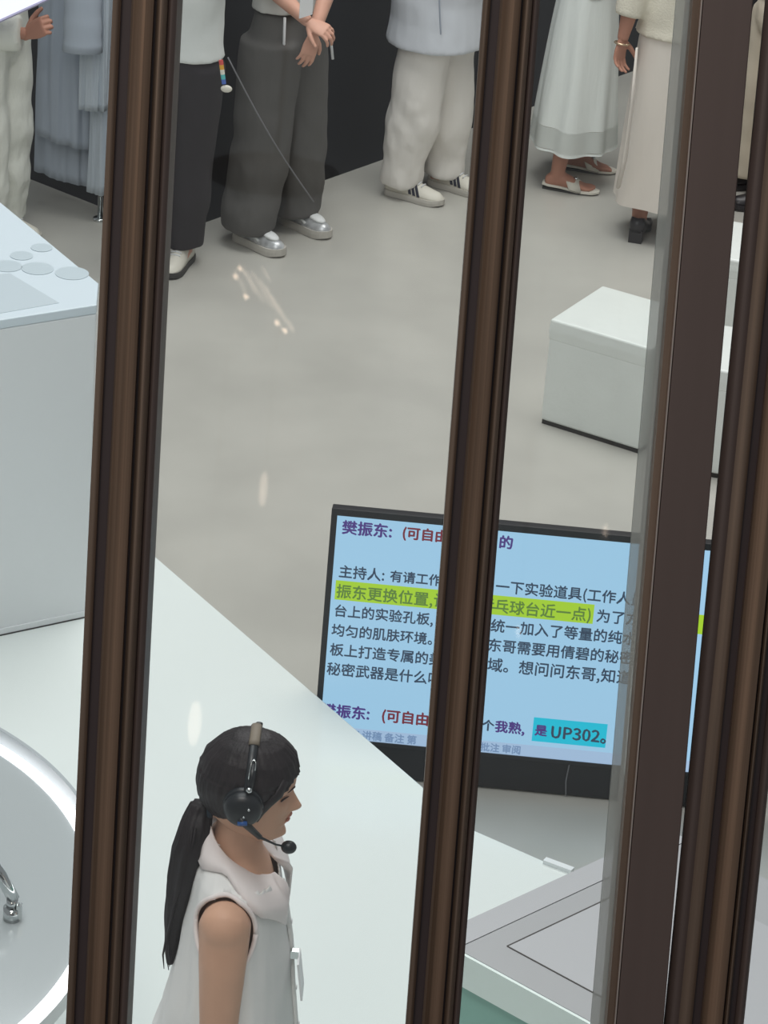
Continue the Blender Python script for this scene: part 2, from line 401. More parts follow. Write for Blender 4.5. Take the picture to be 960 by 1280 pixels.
# chrome arm on it
p = atz(15, 1150, RZ)
ca = thing('chrome_arm', 'slanted chrome arm with short round base standing on the round lit table', 'fixture', (p.x, p.y, RZ+.004))
MB().cyl((0, 0, 0), .020, .03, 24).build('base', CHROME, ca, True)
MB().cyl((0, 0, .03), .013, .022, 24).build('collar', CHROME, ca, True)
MB().tube([(0.004, 0, .05), (-.03, .02, .10), (-.09, .05, .16)], .014, 16).build('arm', CHROME, ca, True)
MB().box((.017, -.006, .026), .012, .014, .034).build('clip', CHROME, ca)

# ------------------------------------------------------------------ grey counter lower right
CZ = 1.05
cA = atz(570, 1160, CZ); cB = atz(850, 1028, CZ); cF = atz(580, 1182, CZ); cF2 = atz(745, 1272, CZ)
e1 = (atz(760, 1070, CZ)-atz(582, 1152, CZ)).normalized(); e2 = (cF2-cF).normalized()
g0 = atz(582, 1152, CZ); 
corner = cF-e1*.02
A1 = corner+e1*.75; A2 = A1+e2*.9; A3 = corner+e2*.9
ct = thing('display_counter', 'grey topped counter with white edge band and green glass front, lower right', 'counter', (corner.x, corner.y, .28))
def lc(p): return (p.x-corner.x, p.y-corner.y)
n1 = V((-e1.y, e1.x, 0)); n1 = n1 if n1.dot(e2) < 0 else -n1
back = (g0-corner).dot(n1)   # strip beyond the seam
Q = [lc(corner), lc(A1), lc(A2), lc(A3)]
ch = CZ-.28
o = MB().prism(Q, ch-.075, ch).build('counter_top', GREYTOP, ct)
Bk = [lc(corner+n1*.003-e1*.03), lc(A1+n1*.003), lc(A1+n1*(back+.002)), lc(corner+n1*(back+.002)-e1*.03)]
MB().prism(Bk, ch-.075, ch).build('back_strip', GREYTOP2, ct)
nf2 = V((e2.y, -e2.x, 0)); nf2 = nf2 if nf2.dot(e1) < 0 else -nf2
fr = [corner+nf2*.008-e2*.0, A3+nf2*.008, A3+nf2*.0005, corner+nf2*.0005]
MB().prism([lc(p) for p in fr], ch-.085, ch-.001).build('edge_band', WHITEBAND, ct)
ins = [corner+nf2*-.03+e2*.03, A3+nf2*-.03, A3+nf2*-.04, corner+nf2*-.04+e2*.03]
core = [corner-nf2*.012+e2*.012, A3-nf2*.012, A2+nf2*.02, A1+nf2*.02+e2*.012]
MB().prism([lc(p) for p in core], 0, ch-.075).build('glass_front', TEAL, ct)
# inset lid outlined by a groove
i0 = atz(634, 1183, CZ); ia = i0+e1*.5; ib = i0+e2*.62; ic = ia+e2*.62
def strip(p, q_, wd, name, mt):
    t = (q_-p).normalized(); s_ = V((-t.y, t.x, 0))*wd
    MB().prism([lc(p-s_), lc(q_-s_), lc(q_+s_), lc(p+s_)], ch, ch+.0012).build(name, mt, ct)
MB().prism([lc(p) for p in (i0, ia, ic, ib)], ch, ch+.0008).build('lid', GREYTOP2, ct)
strip(i0, ia, .0018, 'groove', GROOVE); strip(i0, ib, .0018, 'groove', GROOVE)
tabp = atz(690, 1083, .28)

# white cable cover at the stage edge
p = atz(680, 1078, .28); q = atz(715, 1091, .28)
cc = MB(); t = (q-p).normalized(); s_ = V((-t.y, t.x, 0)); s_ = s_ if s_.y > 0 else -s_
cc.prism([(v.x, v.y) for v in (p-s_*.008, q-s_*.008, q+s_*.012, p+s_*.012)], .28, .292)
tag(cc.build('cable_cover', WHITE), 'short white raised strip on the stage edge by the grey counter', 'strip')

# ------------------------------------------------------------------ cube stools
def ottoman(cx, cy, rz, label, s=.435, h=.445):
    root = thing('cube_stool', label, 'stool', (cx, cy, 0), rz, 'white cube stools')
    o = MB().box((0, 0, .008), s-.012, s-.012, .016).build('base_edge', DARKLINE, root)
    bm = bmesh.new(); bmesh.ops.create_cube(bm, size=1)
    bmesh.ops.subdivide_edges(bm, edges=bm.edges[:], cuts=9, use_grid_fill=True)
    def mk(bm_, zc, hh, nm, puff):
        me = bpy.data.meshes.new(nm); b2 = bm_.copy()
        for v in b2.verts:
            x, y, z = v.co*2
            k = 1+puff*(1-abs(z))
            t = (1-x*x)*(1-y*y)
            v.co = V((v.co.x*s*k, v.co.y*s*k, zc+v.co.z*hh + (.010*t if z > .99 and puff > .01 else 0)))
        b2.to_mesh(me); b2.free()
        o = bpy.data.objects.new(nm, me); COL.objects.link(o); o.parent = root; me.materials.append(LEATHER); bevel(o, .022 if puff > .01 else .014, 4); return o
    mk(bm, .015+(h-.09)/2, h-.09, 'body', .004)
    mk(bm, h-.045, .088, 'seat_cushion', .016)
    bm.free(); return root
ottoman(.874, 10.575, R(-29), 'white padded cube stool standing alone on the grey floor between two posts')
p3 = atz(906, 470, .42); ottoman(p3.x+.10, p3.y+.19, R(-14), 'nearer of the two white cube stools glimpsed between the right posts')
p2 = atz(914, 330, .42); ottoman(p2.x+.10, p2.y+.19, R(-14), 'farther of the two white cube stools glimpsed between the right posts')

# ------------------------------------------------------------------ the screen
bl = atz(597, 985.5, 0); br = atz(767, 1002, 0)
ex = (br-bl).normalized(); ey = V((-ex.y, ex.x, 0))          # ey: away from viewer
TILT = R(9)
up = V((0, 0, 1))*math.cos(TILT)+ey*math.sin(TILT)
fn = ey*-math.cos(TILT)+V((0, 0, 1))*math.sin(TILT)          # screen normal
BH = .125
pb0 = bl+V((0, 0, BH))-ey*.0                                      # point on screen plane foot
def onscreen(px, py):
    p = atplane(px, py, pb0, fn); d = p-pb0; return d.dot(ex), d.dot(up)
uL = onscreen(415, 635); uR = onscreen(795, 680); uB = onscreen(766, 958)
TW, TH = 1.46, uL[1]
u0 = uL[0]; v1 = uL[1]; v0 = uB[1]-.006
print('TV', u0, v0, v1, 'aspect w', TW, 'h', v1-v0, 'check right top', uR, 'bottom', uB, onscreen(393, 870))
tv = thing('text_screen', 'big flat screen on a black floor stand showing pale blue Chinese text', 'screen', bl)
M3 = Matrix((ex, up, fn)).transposed().to_4x4(); M3.translation = pb0-bl
bz = .020
def flat(name, a, b_, c, d_, z0, z1, mt, par=tv):
    mb = MB().box(((a+b_)/2, (c+d_)/2, (z0+z1)/2), b_-a, d_-c, z1-z0, M3); return mb.build(name, mt, par)
o = flat('housing', u0, u0+TW, v0, v1, -.045, -.001, TVBLACK); bevel(o, .003, 2)
for a, b_, c, d_ in ((u0, u0+TW, v1-bz, v1), (u0, u0+TW, v0, v0+.012), (u0, u0+bz*.9, v0+.012, v1-bz), (u0+TW-bz*.9, u0+TW, v0+.012, v1-bz)):
    flat('bezel', a, b_, c, d_, -.001, .006, TVBLACK)
scr = flat('display', u0+bz*.9, u0+TW-bz*.9, v0+.012, v1-bz, -.001, .001, SCREEN)
# stand
mS = Matrix((ex, ey, V((0, 0, 1)))).transposed().to_4x4()
o = MB().box((u0+TW/2, .16, BH/2+.004), TW-.16, .32, BH-.006, mS).build('stand_box', TVBLACK, tv); bevel(o, .004, 2)
MB().box((u0+TW/2, .19, .40), .5, .06, .62, mS).build('back_support', TVBLACK, tv)
MB().tube([mS @ V((u0+.79, -.004, .008)), mS @ V((u0+.785, -.005, .06)), mS @ V((u0+.79, -.004, BH))], .0022, 6).build('cable', CORD, tv)
CJK = None
for fp in (bpy.utils.resource_path('LOCAL')+'/datafiles/fonts/Noto Sans CJK Regular.woff2',
           bpy.utils.system_resource('DATAFILES', path='fonts')+'/Noto Sans CJK Regular.woff2'):
    try: CJK = bpy.data.fonts.load(fp); break
    except Exception: pass
def text(s, px, py, size, mt, width=None, bold=0, z=.0022, par=None):
    """lay a line of lettering on the display, its left middle at the given point of the screen"""
    u, v = onscreen(px, py)
    cu = bpy.data.curves.new('lettering', 'FONT'); cu.body = s; cu.size = size
    if CJK: cu.font = CJK
    cu.align_x = 'LEFT'; cu.align_y = 'BOTTOM_BASELINE' if False else 'CENTER'; cu.resolution_u = 2; cu.extrude = 0
    ob = bpy.data.objects.new('tmp', cu); COL.objects.link(ob)
    dg = bpy.context.evaluated_depsgraph_get(); dg.update()
    me = bpy.data.meshes.new_from_object(ob.evaluated_get(dg)); bpy.data.objects.remove(ob)
    me.name = 'lettering'; me.materials.clear(); me.materials.append(mt)
    xs = [q.co.x for q in me.vertices]; k = 1
    if not xs: return
    if width: k = width/max(1e-6, max(xs))
    k = min(k, 1.25) if False else k
    me2 = me.copy()
    for q in me.vertices: q.co = M3 @ V((u+q.co.x*k, v+q.co.y*k, z))
    bm = bmesh.new(); bm.from_mesh(me)
    for dx, dy, dz in ((.0016+bold, .0, .0002), (.0008, .0012+bold*.4, .0001), (.0016+bold*.5, -.0008, .0003)):
        b2 = me2.copy()
        for q in b2.vertices: q.co = M3 @ V((u+q.co.x*k+dx, v+q.co.y*k+dy, z+dz))
        bm.from_mesh(b2); bpy.data.meshes.remove(b2)
    bm.to_mesh(me); bm.free(); bpy.data.meshes.remove(me2)
    o = bpy.data.objects.new('lettering', me); COL.objects.link(o); o.parent = par or scr
def wpx(a, b_): return (V(onscreen(*b_))-V(onscreen(*a))).length
def hilite(p1, p2, h, mt):
    a = onscreen(*p1); b_ = onscreen(*p2)
    flat('highlight', a[0], b_[0], (a[1]+b_[1])/2-h/2, (a[1]+b_[1])/2+h/2, .001, .0016, mt, scr)
S1 = .062
def onrow(px, v):  # pixel row where the display row v sits at column px
    lo_, hi_ = 500., 1200.
    for _ in range(40):
        mid = (lo_+hi_)/2
        if onscreen(px, mid)[1] > v: lo_ = mid
        else: hi_ = mid
    return (lo_+hi_)/2
def row(left, right):  # returns mean display row of two marks
    return
def line(s, x0, v, x1, mt, size=S1, bold=0):
    """text between photo columns x0 and x1 on display row v"""
    y0 = onrow(x0, v); y1 = onrow(x1, v)
    text(s, x0, y0, size, mt, width=wpx((x0, y0), (x1, y1)), bold=bold)
va = onscreen(455, 660)[1]; vb = onscreen(470, 717)[1]; vc = onscreen(480, 739)[1]; vd = onscreen(475, 764)[1]; ve = onscreen(480, 789)[1]
vf = onscreen(475, 814)[1]; vg = onscreen(470, 840)[1]; vh = onscreen(445, 890)[1]
dv = (vb-vg)/5
vb, vc, vd, ve, vf, vg = [lerp(vb, vg, i/5) for i in range(6)]
ya, yb = onrow(419, vc), onrow(742, vc)
hilite((419, ya), (742, yb), dv*.98, HIGREEN)
hilite((862, onrow(862, vc)), (900, onrow(900, vc)), dv*.98, HIGREEN)
line('樊振东:', 427, va, 489, T_PURPLE, bold=.0016); line('(可自由发挥', 502, va, 594, T_RED, bold=.0014); line('的', 623, va, 640, T_PURPLE, bold=.0014)
line('主持人:', 423, vb, 480, T_DARK); line('有请工作人员准备', 487, vb, 616, T_DARK); line('一下实验道具(工作人员为振', 619, vb, 842, T_DARK)
line('振东更换位置,让他离乒', 420, vc, 618, T_OLIVE); line('乓球台近一点)', 617, vc, 738, T_OLIVE); line('为了方便大', 745, vc, 836, T_DARK)
line('台上的实验孔板,', 417, vd, 541, T_DARK); line('我们统', 556, vd, 609, T_DARK); line('统一加入了等量的纯水基底', 613, vd, 832, T_DARK)
line('均匀的肌肤环境。', 414, ve, 540, T_DARK); line('接下来', 548, ve, 602, T_DARK); line('东哥需要用倩碧的秘密武器在', 609, ve, 846, T_DARK)
line('板上打造专属的美丽区', 412, vf, 588, T_DARK); line('域。想问问东哥,知道这个', 609, vf, 828, T_DARK)
line('秘密武器是什么吗?', 408, vg, 560, T_DARK)
y1_, y2_ = onrow(667, vh), onrow(758, vh)
vh2 = onscreen(712, 915)[1]; vh = (vh*2+vh2)/3
hilite((666, onrow(666, vh)), (758, onrow(758, vh)), .078, HICYAN)
line('樊振东:', 401, vh, 461, T_PURPLE, bold=.0016); line('(可自由发挥', 476, vh, 572, T_RED, bold=.0014); line('个', 602, vh, 617, T_DARK, bold=.0012); line('我熟,', 618, vh, 655, T_PURPLE, bold=.0014)
line('是', 668, vh, 683, T_PURPLE, bold=.0016); line('UP302。', 687, vh, 757, T_DARK, bold=.0016)
flat('footer_bar', u0+bz*.9, u0+TW-bz*.9, v0+.012, v0+.050, .001, .0016, SCREENBAR, scr)
vk = v0+.032
line('预览 讲稿 备注 第', 424, vk, 520, T_PALE, size=.018); line('批注 审阅', 600, vk, 650, T_PALE, size=.018)

# ------------------------------------------------------------------ people
BASE_PROF = [(0, .070), (.012, .082), (.03, .082), (.045, .081), (.065, .084), (.085, .086), (.105, .086), (.12, .087), (.135, .094), (.16, .094), (.185, .082), (.205, .058), (.217, .03), (.222, .002)]
BACK_PROF = [(0, -.005), (.02, -.03), (.05, -.066), (.08, -.085), (.11, -.088), (.145, -.087), (.175, -.078), (.2, -.056), (.215, -.03), (.222, -.002)]
SIDE_PROF = [(0, .026), (.015, .040), (.04, .053), (.07, .062), (.1, .069), (.13, .074), (.16, .072), (.185, .06), (.205, .042), (.217, .022), (.222, .002)]
def head_pt(z, q, off=0):
    """point on the head surface; z height above chin, q angle from the front"""
    xf_, xb_, yw = interp(BASE_PROF, z), interp(BACK_PROF, z), interp(SIDE_PROF, z)
    c, s = math.cos(q), math.sin(q)
    xm = .0
    ax = (xf_ if c > 0 else -xb_)
    n = 2.25 if z < .15 else 2.0
    x = ax*math.copysign(abs(c)**(2/n), c); y = yw*math.copysign(abs(s)**(2/n), s)
    if c > 0:
        G = lambda a, b, w_: math.exp(-((a-b)/w_)**2)
        nz = interp([(.058, 0), (.066, .006), (.073, .024), (.079, .026), (.09, .018), (.105, .009), (.118, .002), (.125, 0)], z)
        x += nz*G(y, 0, .0115+.005*G(z, .073, .008))
        x += .0085*G(z, .058, .0055)*G(y, 0, .02)+.0075*G(z, .044, .006)*G(y, 0, .018)-.003*G(z, .0512, .0022)*G(y, 0, .022)
        x -= .004*G(z, .033, .005)*G(y, 0, .02); x += .005*G(z, .014, .010)*G(y, 0, .02)
        for sy in (-1, 1):
            x -= .012*G(y, sy*.032, .017)*G(z, .112, .011)
            x += .004*G(y, sy*.032, .016)*G(z, .128, .006)
            x += .003*G(y, sy*.038, .018)*G(z, .085, .015)
    if off:
        x *= 1+off/.09; y *= 1+off/.07
    return V((x, y, z))
def head_mb(mb, M, nz=70, nq=72):
    rings = []
    for i in range(nz+1):
        t = i/nz; z = .222*(1-(1-t)**1.35) if t > .0 else 0
        rings.append([M @ head_pt(z, 2*math.pi*j/nq) for j in range(nq)])
    mb.loft(rings)
    # ears
    for sy in (-1, 1):
        mb.add(*(lambda e: (e.v, e.f))(MB().ball((0, 0, 0), (.020, .008, .032), 12, 8).xf(M @ Matrix.Translation((-.008, sy*.072, .098)) @ Matrix.Rotation(R(-10), 4, 'Y') @ Matrix.Rotation(sy*R(-20), 4, 'Z'))))
def hair_obj(M, parent, hairline, mt=HAIR, thick=.016, nz=64, nq=96, zmin=.04, seed=0):
    """hair cap: stands proud of the scalp where hair grows and dips inside the head elsewhere"""
    rings = []
    for i in range(nz+1):
        t = i/nz; z = zmin+(.222-zmin)*(1-(1-t)**1.5)
        ring = []
        for j in range(nq):
            q = 2*math.pi*j/nq; qq = abs((q+math.pi) % (2*math.pi)-math.pi)   # 0 front .. pi back
            k = sm((hairline(z, qq))/.012+.5)
            strand = .0022*noise.noise(V((q*14+z*20, z*10, seed)))+.0014*math.sin(q*40+z*60+9*noise.noise(V((q*3, z*8, seed))))-.003*math.exp(-(math.sin(q)*.09/.004)**2)*(1 if math.cos(q) > 0 else 0)
            gr_ = hairline(z, qq); p = head_pt(z, q, lerp(-.010, lerp(.005, thick, sm(gr_/.07))+strand, k))
            top = sm((z-.15)/.072); p.z += top*thick*.9*k
            ring.append(M @ p)
        rings.append(ring)
    return MB().loft(rings).build('hair', mt, parent, True)
def hand_mb(M, side=1, curl=.5, spread=.12, s=1.0, thumb=.5):
    """hand: wrist at origin, fingers along +X, palm facing -Z, thumb on the side*+Y side"""
    mb = MB()
    mb.loft([[V((x*s, y*s*.001, 0))+V((0, math.cos(q)*wy*s, math.sin(q)*wz*s)) for q in (2*math.pi*k/14 for k in range(14))]
             for x, y, wy, wz in ((-.02, 0, .024, .019), (.0, 0, .025, .018), (.02, 0, .032, .016), (.05, 0, .040, .0145), (.082, 0, .041, .0125), (.092, 0, .038, .010))])
    for bx, by, L, r in ((.086, .030, .068, .0088), (.090, .010, .076, .0091), (.088, -.011, .071, .0087), (.080, -.030, .056, .0076)):
        a = 0; p = V((bx-.015, by*side, -.001)); pts = [p*s]; rr = [r*s*1.05]
        yaw = spread*by/.03*side
        p = p+V((.015, 0, 0)); pts.append(p*s); rr.append(r*s*1.05)
        for k, fr_ in enumerate((.44, .31, .25)):
            a += curl*(.9, 1.1, .7)[k]
            p = p+V((math.cos(a)*math.cos(yaw), math.sin(yaw)*math.cos(a), -math.sin(a)))*L*fr_
            pts.append(p*s); rr.append(r*s*(.98, .9, .68)[k])
        mb.tube(pts, rr, 9)
    p = V((.012, .020*side, -.006)); pts = [p*s]; rr = [.014*s]; a = R(52)
    for k, L in enumerate((.040, .032, .026)):
        aa = a-thumb*.5*k
        p = p+V((math.cos(aa), side*math.sin(aa)*.9, -.30-.15*k*thumb)).normalized()*L; pts.append(p*s); rr.append((.0122, .0105, .0075)[k]*s)
    mb.tube(pts, rr, 9)
    return mb.xf(M)
def frame(origin, xdir, zhint):
    x = V(xdir).normalized(); z = V(zhint); z = (z-x*z.dot(x)).normalized(); y = z.cross(x)
    m = Matrix((x, y, z)).transposed().to_4x4(); m.translation = V(origin); return m
TORSO_W = [(.84, .10, .155, 0), (.93, .11, .165, 0), (1.02, .09, .135, 0), (1.10, .082, .12, 0), (1.20, .088, .128, .005), (1.28, .085, .135, .008), (1.33, .076, .120, .008), (1.37, .066, .085, .008), (1.40, .055, .058, .004), (1.44, .047, .049, .002), (1.52, .048, .048, .010)]
TORSO = [(.84, .10, .155, 0), (.93, .115, .17, -.01), (1.02, .095, .142, 0), (1.10, .088, .128, 0), (1.20, .10, .14, .005), (1.30, .105, .155, .005), (1.36, .092, .155, 0), (1.40, .07, .12, -.01), (1.435, .05, .065, -.012), (1.47, .046, .048, -.006), (1.54, .046, .047, .008)]
def body_obj(parent, mt, s, feet, arms, voxel=.007, headM=None, barefoot=False, footrot=(0, 0), hands=(None, None), torso=None, inner=.055):
    """feet: ((x,y) left, right); arms: ((shoulder, elbow, wrist) left, right)"""
    mb = MB()
    mb.loft([ell((dx*s, 0, z*s), rx*s, ry*s, 24) for z, rx, ry, dx in (torso or TORSO)])
    for k, sy in ((0, 1), (1, -1)):
        fx, fy = feet[k]
        hip = V((0, sy*.085*s, .90*s)); ank = V((fx-.02, fy, .075)); kn = hip.lerp(ank, .5)+V((.015, 0, 0))
        mb.tube([hip+V((0, 0, .03)), hip.lerp(kn, .3), hip.lerp(kn, .75), kn, kn.lerp(ank, .3), kn.lerp(ank, .7), ank, ank-V((0, 0, .04))], [.085*s, .083*s, .062*s, .054*s, .055*s, .042*s, .034*s, .034*s], 16)
        fr_ = Matrix.Translation((fx, fy, 0)) @ Matrix.Rotation(footrot[k], 4, 'Z')
        ft = MB().loft([[V((x, y*1.0, zc+z)) for y, z in ((wd*math.cos(q), hh*math.sin(q)) for q in (2*math.pi*i/14 for i in range(14)))] for x, wd, hh, zc in
             ((-.075, .012, .012, .045), (-.068, .026, .026, .043), (-.045, .032, .038, .048), (-.01, .034, .042, .052), (.04, .037, .033, .044), (.08, .042, .022, .034), (.11, .044, .015, .027), (.125, .042, .012, .025))])
        if barefoot:
            for ti, (ty_, tl, tr) in enumerate(((.026, .045, .0125), (.008, .044, .009), (-.008, .038, .0085), (-.022, .030, .008), (-.034, .02, .0075))):
                ft.tube([V((.10, sy*-ty_*-1 if False else -sy*ty_*1.0, .025)), V((.12+tl*.5, -sy*ty_, .026)), V((.12+tl, -sy*ty_, .021))], [tr, tr, tr*.75], 8)
        mb.add(ft.xf(fr_).v, ft.f)
        sh, el, wr = [V(p) for p in arms[k]]
        b_ = MB().ball(sh, .0515*s, 20, 14); mb.add(b_.v, b_.f)
        mb.tube([V((0, sy*.10*s, sh.z+(.005 if torso is None else -.02))), sh, sh.lerp(el, .35), el, el.lerp(wr, .35), wr], [inner*s, .055*s, .050*s, .040*s, .039*s, .025*s], 16)
        if hands[k]:
            hd = hands[k]; hm = hand_mb(hd['m'], hd.get('side', 1), hd.get('curl', .45), s=hd.get('s', 1), thumb=hd.get('thumb', .5))
            if voxel < .0055: mb.add(hm.v, hm.f)
    o = mb.build('body', mt, parent)
    fuse(o, voxel, 16 if voxel < .0055 else 5)
    ex_ = MB()
    if headM is not None: head_mb(ex_, headM)
    if voxel >= .0055:
        for k in (0, 1):
            if hands[k]:
                hd = hands[k]; hm = hand_mb(hd['m'], hd.get('side', 1), hd.get('curl', .45), s=hd.get('s', 1), thumb=hd.get('thumb', .5))
                t_ = hm.build('h', mt); fuse(t_, .0036, 2); ex_.add([q.co for q in t_.data.vertices], [tuple(p.vertices) for p in t_.data.polygons]); bpy.data.objects.remove(t_)
    if ex_.v:
        t_ = ex_.build('h', mt, None, True)
        bm = bmesh.new(); bm.from_mesh(o.data); bm.from_mesh(t_.data); bm.to_mesh(o.data); bm.free(); bpy.data.objects.remove(t_)
        for p in o.data.polygons: p.use_smooth = True
    return o
def trousers(parent, mt, s, feet, waist=1.02, rk=(.115, .10, .10), hem=.06, voxel=.011, amp=.012, seed=0, fold=.25, hipw=1.0, hemx=0, w2=0):
    mb = MB()
    mb.loft([ell((0, 0, z*s), rx*s*hipw, ry*s*hipw, 24) for z, rx, ry in ((.82, .115, .18), (.88, .135, .19), (.95, .135, .188), (waist-.02, .115, .165), (waist, .112, .16))])
    for k, sy in ((0, 1), (1, -1)):
        fx, fy = feet[k]
        hip = V((0, sy*.09*s, .93*s)); ank = V((fx-.015+hemx, fy, hem)); kn = hip.lerp(ank, .52)+V((.012, 0, 0))
        pts = [hip, hip.lerp(kn, .3), hip.lerp(kn, .7), kn, kn.lerp(ank, .35), kn.lerp(ank, .75), ank]
        rr = [rk[0], rk[0]*1.0, lerp(rk[0], rk[1], .7), rk[1], rk[1], lerp(rk[1], rk[2], .7), rk[2]]
        mb.loft([ell(p, r_*1.05, r_*.95, 20) for p, r_ in zip(pts, rr)])
    o = mb.build('trousers', mt, parent); fuse(o, voxel, 8); wrinkle(o, amp, (7, 7, 5), seed, 0, .9, fold)
    if w2: wrinkle(o, w2, (19, 19, 9), seed+5, 0, .9, .4)
    return o
def top(parent, mt, s, hem, arms, sleeve=.5, name='shirt', grow=.02, voxel=.011, amp=.006, seed=0, hemr=(.135, .18), sr=.07, both=(1, 1), cap=1.44):
    mb = MB(); rings = [ell((0, 0, hem), hemr[0], hemr[1], 24)]
    for z, rx, ry, dx in TORSO:
        if hem+.04 < z*s < cap*s: rings.append(ell((dx*s, 0, z*s), max(rx*s+grow, hemr[0]*.94 if z < 1.25 else 0), max(ry*s+grow, hemr[1]*.94 if z < 1.25 else 0), 24))
    mb.loft(rings)
    for k, sy in ((0, 1), (1, -1)):
        sh, el, wr = [V(p) for p in arms[k]]
        if sleeve <= 0 or not both[k]: continue
        L1 = (el-sh).length; L2 = (wr-el).length; tot = sleeve*(L1+L2)
        pts = [V((0, sy*.09*s, sh.z)), sh]; rr = [sr*1.05, sr]
        if tot <= L1: pts += [sh.lerp(el, tot/L1*.5), sh.lerp(el, tot/L1)]; rr += [sr*.97, sr*.95]
        else: pts += [sh.lerp(el, .5), el, el.lerp(wr, (tot-L1)/L2*.5), el.lerp(wr, (tot-L1)/L2)]; rr += [sr*.95, sr*.88, sr*.85, sr*.82]
        mb.tube(pts, rr, 16)
    o = mb.build(name, mt, parent); fuse(o, voxel, 6); wrinkle(o, amp, (8, 8, 6), seed, fold=.3); return o
def skirt(parent, mt, s, waist, hem, rt_, rb_, pleats, pamp, name='skirt', n=120, seed=0, cx=0, thick=.0015, zr=22, ta=0, tb_=1):
    rings = []
    for i in range(zr+1):
        t = lerp(ta, tb_, i/zr); z = lerp(waist, hem, t); r_ = (lerp(rt_[0], rb_[0], t**.8), lerp(rt_[1], rb_[1], t**.8)); ring = []
        for j in range(n):
            q = 2*math.pi*j/n
            w_ = pamp*t**.7*(math.cos(q*pleats+2.2*noise.noise(V((q*1.2, z*1.5, seed))))*.6+.8*noise.noise(V((math.cos(q)*2.4, math.sin(q)*2.4, z*.8+seed))))
            ring.append(V((cx*t+(r_[0]+w_)*math.cos(q), (r_[1]+w_)*math.sin(q), z+(.004*math.sin(q*5) if i == zr else 0))))
        rings.append(ring)
    mb = MB().loft(rings, cap=False); o = mb.build(name, mt, parent, True)
    return modify(o, [('SOLIDIFY', dict(thickness=thick, offset=-1, use_rim=False))])
def sneaker(parent, x, y, rot, mt, sole_mt, L=.285, stripes=None, laces=LACE, chunk=1.0, toe_mt=None):
    M = Matrix.Translation((x, y, 0)) @ Matrix.Rotation(rot, 4, 'Z')
    def outline(t, g=1):  # half width along the length, t 0 heel 1 toe
        return g*interp([(0, .018), (.04, .030), (.15, .037), (.4, .038), (.6, .045), (.78, .048), (.9, .041), (.97, .026), (1, .010)], t)
    X = lambda t: lerp(-.085, L-.085, t)
    sh = .030*chunk
    rings = []
    for i in range(25):
        t = i/24; w_ = outline(t, 1.08); kick = .008*sm((t-.8)/.2)
        rings.append([M @ V((X(t)*1.02, a*w_, z)) for a, z in ((-1, .002+kick), (-1.04, sh*.6+kick), (-1, sh+kick*.6), (0, sh+kick*.6), (1, sh+kick*.6), (1.04, sh*.6+kick), (1, .002+kick), (0, .002+kick))])
    rings2 = []
    for i in range(25):
        t = i/24; w_ = outline(t, .98); hgt = interp([(0, .055), (.05, .078), (.2, .082), (.34, .085), (.45, .082), (.62, .060), (.8, .044), (.93, .036), (1, .014)], t)
        ring = []
        for k in range(13):
            q = math.pi*k/12; ring.append(M @ V((X(t), -math.cos(q)*w_*(1-.25*math.sin(q)), sh*.8+hgt*math.sin(q)**.7)))
        rings2.append(ring)
    sho = MB().loft(rings2).build('shoe', mt, parent, True)
    MB().loft(rings).build('sole', sole_mt, sho, False)
    if stripes:
        for k in range(3):
            for sd in (-1, 1):
                t0 = .40+.075*k; mb = MB(); rings = []
                for i in range(7):
                    f = i/6; t = t0+.10*(1-f)*1.0-.02; w_ = outline(t, .98); q = lerp(.08, .95, f)
                    hgt = interp([(0, .055), (.05, .078), (.2, .082), (.34, .085), (.45, .082), (.62, .060), (.8, .044)], t)
                    c_ = V((X(t), sd*math.cos(q)*w_*(1-.25*math.sin(q)), sh*.8+hgt*math.sin(q)**.7)); nn = V((0, sd*math.cos(q), math.sin(q)))
                    rings.append([M @ (c_+V((dx, 0, 0))+nn*dn) for dx, dn in ((-.007, -.002), (.007, -.002), (.007, .0025), (-.007, .0025))])
                mb.loft(rings).build('stripe', stripes, sho)
    if laces:
        for k in range(4):
            t = .46+.06*k; w_ = outline(t)*.5; hgt = interp([(.45, .082), (.62, .060), (.8, .044)], t)
            MB().tube([M @ V((X(t), -w_, sh*.8+hgt*.93)), M @ V((X(t)+.004, 0, sh*.8+hgt*1.03)), M @ V((X(t), w_, sh*.8+hgt*.93))], .0035, 6).build('lace', laces, sho)
    if toe_mt:
        MB().ball((0, 0, 0), (.05, .030, .012), 14, 6).xf(M @ Matrix.Translation((X(.72), 0, sh*.8+.050)) @ Matrix.Rotation(R(12), 4, 'Y')).build('toe_overlay', toe_mt, sho, True)
        for sd in (-1, 1):
            MB().tube([M @ V((X(.15), sd*.037, sh+.03)), M @ V((X(.4), sd*.036, sh+.045)), M @ V((X(.62), sd*.043, sh+.018))], .006, 8).build('side_overlay', toe_mt, sho, True)
    return sho
def person(label, pos, yaw):
    return thing('person', label, 'person', pos, yaw)
def tolocal(root, p):
    m = Matrix.Translation(root.location) @ Matrix.Rotation(root.rotation_euler.z, 4, 'Z'); return m.inverted() @ V(p)
def plain_head(s): return Matrix.Translation((.015, 0, 1.495*s))
def short_hair(M, root): hair_obj(M, root, lambda z, q: z-interp([(0, .185), (.7, .17), (1.1, .13), (1.6, .09), (2.2, .05), (3.2, .045)], q))
def arms_down(s, out=.03):
    return tuple((V((-.005, sy*.165*s, 1.345*s)), V((-.02, sy*(.20*s+out), 1.06*s)), V((.04, sy*(.215*s+out), .82*s))) for sy in (1, -1))
def arms_up(s):
    return tuple((V((-.005, sy*.165*s, 1.345*s)), V((.08, sy*.21*s, 1.33*s)), V((.26, sy*.07, 1.48*s))) for sy in (1, -1))
